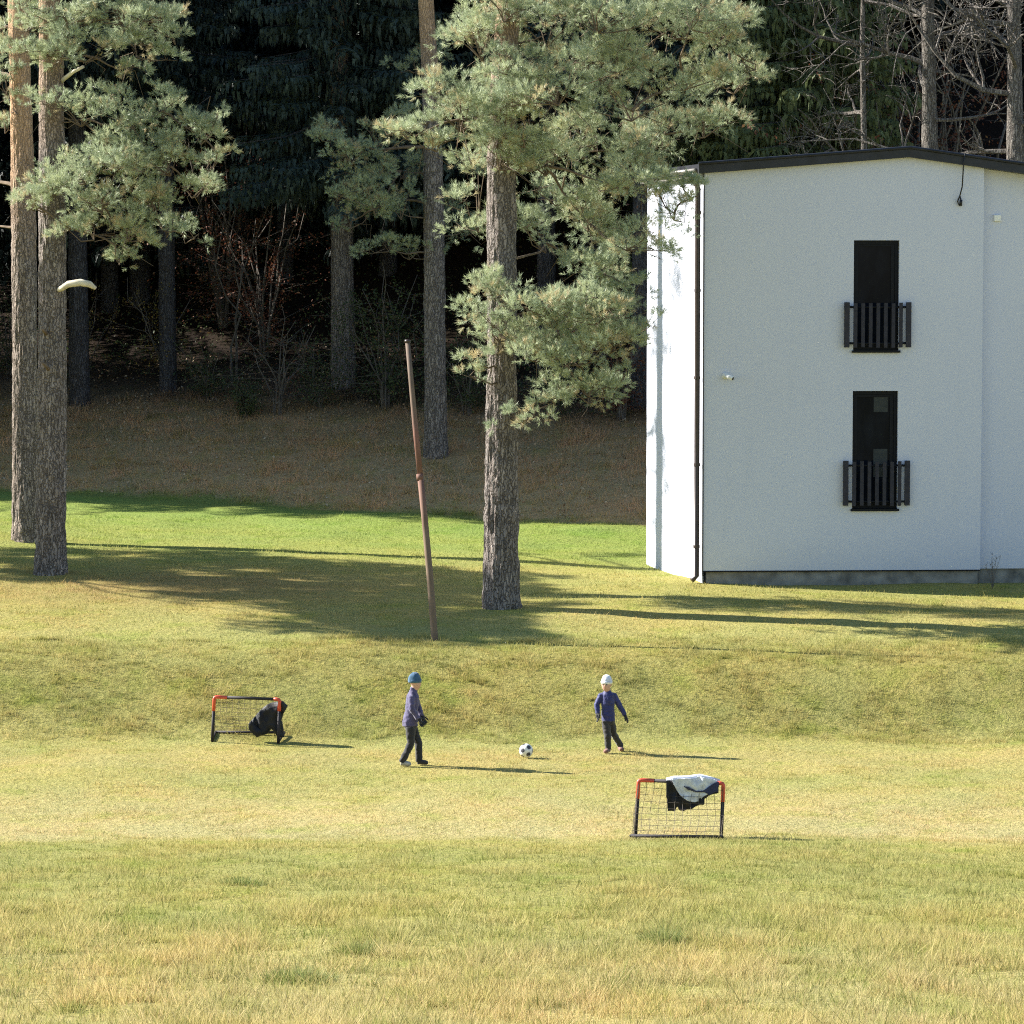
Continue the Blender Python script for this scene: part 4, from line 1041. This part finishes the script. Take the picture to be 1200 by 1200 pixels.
def garment(name, chains, sdv, mat, root, wrinkle, seed):
    """cloth tubes (side radius, front radius per ring) fused into one continuous surface, then wrinkled"""
    mb = MB(); n = 20
    for ch in chains:
        v = []; f = []
        P = [c[0] for c in ch]
        for i, (p, ra, rb) in enumerate(ch):
            t = (P[min(i + 1, len(P) - 1)] - P[max(i - 1, 0)]).normalized(); a_ = (sdv - t * sdv.dot(t)).normalized(); b_ = t.cross(a_)
            for k in range(n):
                q = 2 * math.pi * k / n; v.append(p + a_ * ra * math.cos(q) + b_ * rb * math.sin(q))
        for i in range(len(ch) - 1):
            for k in range(n): f.append((i * n + k, i * n + (k + 1) % n, (i + 1) * n + (k + 1) % n, (i + 1) * n + k))
        f.append(tuple(range(n))[::-1]); f.append(tuple((len(ch) - 1) * n + k for k in range(n))); mb.add(v, f)
    o = mb.build(name, mat, None)
    rm = o.modifiers.new('remesh', 'REMESH'); rm.mode = 'VOXEL'; rm.voxel_size = .009
    sm = o.modifiers.new('smooth', 'SMOOTH'); sm.factor = .5; sm.iterations = 4
    dg = bpy.context.evaluated_depsgraph_get(); dg.update()
    m2 = bpy.data.meshes.new_from_object(o.evaluated_get(dg)); m2.name = name; o.modifiers.clear(); o.data = m2
    n_ = len(m2.vertices); co = np.empty(n_ * 3, np.float32); m2.vertices.foreach_get('co', co); co = co.reshape(-1, 3); no = np.empty(n_ * 3, np.float32); m2.vertices.foreach_get('normal', no); no = no.reshape(-1, 3)
    w_ = np.abs(vnoise(co[:, 0] * 13, co[:, 1] * 13, co[:, 2] * 20, seed)) * -1.6 + .6 + .4 * vnoise(co[:, 0] * 30, co[:, 1] * 30, co[:, 2] * 40, seed + 1)
    m2.vertices.foreach_set('co', (co + no * (w_ * wrinkle)[:, None]).ravel()); m2.update()
    m2.materials.clear(); m2.materials.append(mat); m2.polygons.foreach_set('use_smooth', [True] * len(m2.polygons)); o.parent = root
    return o

M['skin'] = plain('skin', (.55, .34, .26), .55, .35, var=.06)
M['eye'] = plain('eye', (.04, .03, .03), .2, .5); M['lip'] = plain('lip', (.42, .17, .15), .5, .3)
M['purple'] = fabric('purple_softshell', (.075, .065, .145), .75); M['blue'] = fabric('blue_jacket', (.024, .03, .13), .6)
M['trouser'] = fabric('dark_trousers', (.022, .021, .024), .8); M['grey_trouser'] = fabric('charcoal_trousers', (.035, .032, .032), .8)
M['blue_knit'] = fabric('blue_knit', (.045, .11, .19), .9); M['white_knit'] = fabric('white_knit', (.72, .73, .78), .9)
M['shoe'] = fabric('dark_shoe', (.03, .026, .024), .6); M['shoe_pale'] = fabric('pale_sole', (.36, .34, .30), .7); M['shoe_brown'] = fabric('brown_shoe', (.22, .10, .075), .6)
M['glove'] = fabric('black_glove', (.016, .016, .02), .8)

def hand(root, wrist, elbow, spread, mat, s=1.0, name='glove'):
    """palm, four fingers of unequal length slightly curled, and a thumb off the side of the palm"""
    d = (wrist - elbow).normalized(); u = (spread - d * spread.dot(d)).normalized(); w_ = d.cross(u)
    nd = {'w': (wrist - d * .015, .024 * s), 'p': (wrist + d * .035 * s, (.034 * s, .022 * s)), 'k': (wrist + d * .07 * s, (.034 * s, .018 * s))}
    ed = [('w', 'p'), ('p', 'k')]
    for i, (o_, l) in enumerate(((-.026, .052), (-.009, .062), (.009, .058), (.026, .044))):
        b = wrist + d * .072 * s + u * o_ * s; m_ = b + d * l * .5 * s + w_ * .008; e = b + d * l * .9 * s + w_ * .024
        nd[f'a{i}'] = (b, .0095 * s); nd[f'b{i}'] = (m_, .009 * s); nd[f'c{i}'] = (e, .0075 * s); ed += [('k', f'a{i}'), (f'a{i}', f'b{i}'), (f'b{i}', f'c{i}')]
    t0 = wrist + d * .03 * s + u * .034 * s; nd['t0'] = (t0, .0115 * s); nd['t1'] = (t0 + d * .03 * s + u * .018 * s + w_ * .01, .0105 * s); nd['t2'] = (t0 + d * .055 * s + u * .02 * s + w_ * .02, .008 * s)
    ed += [('p', 't0'), ('t0', 't1'), ('t1', 't2')]
    return skin(name, nd, ed, mat, root, 'p', 2)

def ellipsoid(c, rx, ry, rz, face, zcut=None, flare=0.0, seg=28, rings=20):
    """ellipsoid turned to the facing angle; zcut trims everything below that height share"""
    v = []; f = []; ca, sa = math.cos(face), math.sin(face)
    lo = -1.0 if zcut is None else zcut
    for j in range(rings + 1):
        t = lo + (1 - lo) * j / rings; t = max(-1, min(1, t)); rr = math.sqrt(max(0, 1 - t * t))
        if flare and j < 3: rr += flare
        for i in range(seg):
            a = 2 * math.pi * i / seg; x, y = rx * rr * math.cos(a), ry * rr * math.sin(a)
            v.append(Vector(c) + Vector((x * ca - y * sa, x * sa + y * ca, rz * t)))
    for j in range(rings):
        for i in range(seg): f.append((j * seg + i, j * seg + (i + 1) % seg, (j + 1) * seg + (i + 1) % seg, (j + 1) * seg + i))
    f.append(tuple(range(seg))[::-1]); f.append(tuple(rings * seg + i for i in range(seg)))
    return v, f

def child(label, J, face, mats, hem, s, hat_tilt=0.0, shoe_front='shoe'):
    """J: joints as Vectors relative to the base point; face: facing angle; hem: jacket hem point + radii"""
    root = empty('person', J['base']); tag(root, label, 'person', 'children playing football')
    fw = Vector((math.cos(face), math.sin(face), 0)); sd = Vector((-math.sin(face), math.cos(face), 0)); up = Vector((0, 0, 1))
    H = J['head']
    nd = {'pelvis': (J['pelvis'], .06 * s), 'spine': (J['pelvis'].lerp(J['chest'], .5), .06 * s), 'chest': (J['chest'], .065 * s), 'neck': (J['neck'], .055 * s),
          'jaw': (H + up * -.07 * s + fw * .018, .078 * s), 'skull': (H + up * .01 * s, .108 * s), 'crown': (H + up * .075 * s - fw * .008, .08 * s)}
    ed = [('pelvis', 'spine'), ('spine', 'chest'), ('chest', 'neck'), ('neck', 'jaw'), ('jaw', 'skull'), ('skull', 'crown')]
    for q in 'LR':
        nd.update({'sh' + q: (J['sh' + q], .032 * s), 'el' + q: (J['el' + q], .026 * s), 'wr' + q: (J['wr' + q], .022 * s), 'hip' + q: (J['hip' + q], .05 * s), 'kn' + q: (J['kn' + q], .038 * s), 'an' + q: (J['an' + q], .028 * s), 'to' + q: (J['an' + q].lerp(J['to' + q], .45), .022 * s)})
        ed += [('chest', 'sh' + q), ('sh' + q, 'el' + q), ('el' + q, 'wr' + q), ('pelvis', 'hip' + q), ('hip' + q, 'kn' + q), ('kn' + q, 'an' + q), ('an' + q, 'to' + q)]
    body = skin('body', nd, ed, mats['skin'], root, 'pelvis', 2)
    for e in (-1, 1):
        MB().add(*ellipsoid(H + fw * .084 * s + sd * e * .033 * s - up * .004 * s, .012 * s, .013 * s, .009 * s, face, seg=10, rings=8)).build('eye', M['eye'], root, True)
        MB().add(*ellipsoid(H + sd * e * .086 * s - up * .012 * s, .02 * s, .01 * s, .028 * s, face, seg=10, rings=8)).build('ear', M['skin'], root, True)
    MB().add(*ellipsoid(H + fw * .088 * s - up * .032 * s, .016 * s, .012 * s, .02 * s, face, seg=10, rings=8)).build('nose', M['skin'], root, True)
    MB().add(*ellipsoid(H + fw * .078 * s - up * .068 * s, .01 * s, .022 * s, .006 * s, face, seg=10, rings=6)).build('mouth', M['lip'], root, True)
    # jacket
    c, hm = J['chest'], hem[0]
    nk = J['neck']
    ch = [[(hm - up * .035, hem[1][0], hem[1][1]), (hm + up * .04, hem[1][0] * 1.0, hem[1][1]), (hm.lerp(c, .5), .116 * s, .10 * s), (c - up * .02, .122 * s, .10 * s), (c.lerp(nk, .35), .118 * s, .09 * s), (c.lerp(nk, .65), .085 * s, .075 * s), (nk - up * .005, .056 * s, .056 * s), (nk + up * .035, .054 * s, .054 * s)]]
    for q in 'LR':
        a, b, w2 = J['sh' + q], J['el' + q], J['wr' + q]; ins = a.lerp(c.lerp(nk, .45), .5)
        ch.append([(ins, .05 * s, .05 * s), (a, .057 * s, .057 * s), (a.lerp(b, .5), .053 * s, .053 * s), (b, .049 * s, .049 * s), (b.lerp(w2, .5), .045 * s, .045 * s), (w2 + (w2 - b).normalized() * .015, .039 * s, .039 * s)])
    garment('jacket', ch, sd, mats['jacket'], root, .007, 3)
    pv = J['pelvis']; ch = [[(pv + up * .07, .105 * s, .088 * s), (pv, .112 * s, .094 * s), (pv - up * .055, .105 * s, .088 * s)]]
    for q in 'LR':
        a, b, e = J['hip' + q], J['kn' + q], J['an' + q]
        ch.append([(a + up * .03, .07 * s, .075 * s), (a.lerp(b, .3), .074 * s, .076 * s), (a.lerp(b, .7), .066 * s, .068 * s), (b, .061 * s, .062 * s), (b.lerp(e, .5), .056 * s, .057 * s), (e + (e - b).normalized() * .02, .053 * s, .056 * s)])
    garment('trousers', ch, sd, mats['trousers'], root, .006, 6)
    for q in 'LR':
        a, t = J['an' + q], J['to' + q]; hl = a - (t - a).normalized() * .035; hl.z = t.z + .006
        d = t - hl
        skin('shoe', {'heel': (hl + up * .022, .058 * s), 'mid': (hl + d * .5 + up * .015, (.052 * s, .044 * s)), 'toe': (hl + d * 1.12 + up * .004, (.048 * s, .034 * s))}, [('heel', 'mid'), ('mid', 'toe')], mats['shoe' + q], root, 'mid', 2)
        hand(root, J['wr' + q], J['el' + q], J.get('spread' + q, fw), M['glove'], s * 1.3)
    v, f = ellipsoid(H + up * .036 * s - fw * .012, .104 * s, .101 * s, .128 * s, face, -.25, .0)
    hat = MB().add(v, f).build('beanie', mats['hat'], root, True)
    nv = len(hat.data.vertices); co = np.empty(nv * 3, np.float32); hat.data.vertices.foreach_get('co', co); co = co.reshape(-1, 3); cc = np.array(H)
    dirn = co - cc; ang = np.arctan2(dirn[:, 1], dirn[:, 0]); co = co + dirn * (.018 * np.sin(ang * 28) + .04 * vnoise(co[:, 0] * 18, co[:, 1] * 18, co[:, 2] * 18, 5))[:, None]; hat.data.vertices.foreach_set('co', co.ravel()); hat.data.update()
    # folded brim
    vb, fb = [], []; seg = 32
    for j, (zz, rr) in enumerate(((-.035, .096), (-.04, .102), (-.015, .107), (.012, .106), (.016, .099))):
        for i in range(seg):
            a = 2 * math.pi * i / seg; vb.append(H + up * (.04 + zz) * s - fw * .006 + (fw * math.cos(a) * rr + sd * math.sin(a) * rr * .965) * s * (1 + .01 * math.sin(a * 16)))
    for j in range(4):
        for i in range(seg): fb.append((j * seg + i, j * seg + (i + 1) % seg, (j + 1) * seg + (i + 1) % seg, (j + 1) * seg + i))
    MB().add(vb, fb).build('brim', mats['brim'], hat, True)
    return root

def joints(base_px, pts, Y, zoom, org):
    g = ground_at(*base_px); J = {'base': g}
    o = at(*base_px, g.y)
    for k, (zx, zy, dy) in pts.items():
        p = at(org[0] + zx / zoom, org[1] + zy / zoom, g.y) - o
        J[k] = Vector((p.x, dy, p.z))
    return J
# child seen from the side, walking right
J1 = joints((485, 897.5), {'head': (400, 254, 0), 'neck': (383, 322, 0), 'chest': (372, 430, 0), 'pelvis': (352, 690, 0),
     'shR': (366, 400, -.12), 'elR': (368, 510, -.15), 'wrR': (428, 600, -.14), 'shL': (390, 400, .12), 'elL': (425, 510, .16), 'wrL': (462, 598, .12),
     'hipR': (352, 715, -.065), 'knR': (358, 862, -.07), 'anR': (272, 1040, -.07), 'toR': (350, 1092, -.075),
     'hipL': (368, 715, .065), 'knL': (432, 868, .06), 'anL': (438, 1045, .06), 'toL': (520, 1096, .05)}, 0, 8.575, (440, 770))
for q in 'LR': J1['to' + q].z = .035
s1 = 1.02
child('child in purple jacket and blue knitted hat walking right', J1, R(28), {'skin': M['skin'], 'jacket': M['purple'], 'trousers': M['trouser'], 'shoeL': M['shoe'], 'shoeR': M['shoe_pale'], 'hat': M['blue_knit'], 'brim': M['blue_knit']},
      (J1['pelvis'] + Vector((-.005, 0, .03)), (.125, .125)), s1)
# child facing the camera, walking towards the left
J2 = joints((716, 882.5), {'head': (376, 290, 0), 'neck': (385, 362, .02), 'chest': (390, 440, .02), 'pelvis': (398, 690, .03),
     'shR': (318, 418, .03), 'elR': (272, 515, .03), 'wrR': (280, 605, -.03), 'shL': (456, 418, .03), 'elL': (525, 540, .06), 'wrL': (572, 625, .05),
     'hipR': (368, 712, 0), 'knR': (388, 850, -.06), 'anR': (392, 985, -.02), 'toR': (362, 1032, -.13),
     'hipL': (425, 712, .04), 'knL': (455, 840, .08), 'anL': (532, 975, .22), 'toL': (545, 1035, .11)}, 0, 9.23, (670, 770))
for q in 'LR': J2['to' + q].z = .032
J2['spreadR'] = Vector((.3, -1, 0)); J2['spreadL'] = Vector((-.3, -1, 0))
child('child in blue jacket and white knitted hat facing the camera', J2, R(-112), {'skin': M['skin'], 'jacket': M['blue'], 'trousers': M['grey_trouser'], 'shoeL': M['shoe_brown'], 'shoeR': M['shoe_brown'], 'hat': M['white_knit'], 'brim': M['white_knit']},
      (J2['pelvis'] + Vector((-.005, 0, .03)), (.115, .098)), .94)

# ------------------------------------------------------------------ grass
def clear(X, Y):     # keep blades out of the building
    lx, ly = X - P0.x, Y - P0.y
    return ~((lx > -.25 + SKX * np.clip(ly, 0, 9)) & (ly > -0.0) & (ly < 6))
blades('meadow_grass', 'long dry meadow grass on the near slope', 27.8, 38, 1450, .05, .15, .0085, .8, 1, 22, .07, .65, .05)
blades('slope_grass', 'greener rough grass at the foot of the near slope', 38, 46.2, 1200, .03, .10, .008, .8, 2, 26, .06, .65, .02, hy=([41, 46.5], [1.0, .55]))
blades('field_grass', 'short yellowing grass of the playing field', 46.2, 56.0, 850, .018, .06, .008, .9, 3, 30, .05, .6, .01)
blades('bank_grass', 'rough grass on the bank behind the field', 55.6, 60.4, 1300, .03, .10, .009, .8, 4, 26, .055, .7, .03, keep=clear)
blades('lawn_grass', 'mown lawn grass of the terrace under the pines', 60.4, 82.6, 380, .02, .065, .012, .8, 5, 14, .075, .65, .01, keep=clear)
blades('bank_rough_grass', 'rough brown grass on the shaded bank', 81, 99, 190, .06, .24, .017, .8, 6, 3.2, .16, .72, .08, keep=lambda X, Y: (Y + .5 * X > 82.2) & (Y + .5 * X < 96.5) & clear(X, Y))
print('TRIS', sum(len(m.polygons) for m in {o.data for o in bpy.data.objects if o.type == 'MESH'}))
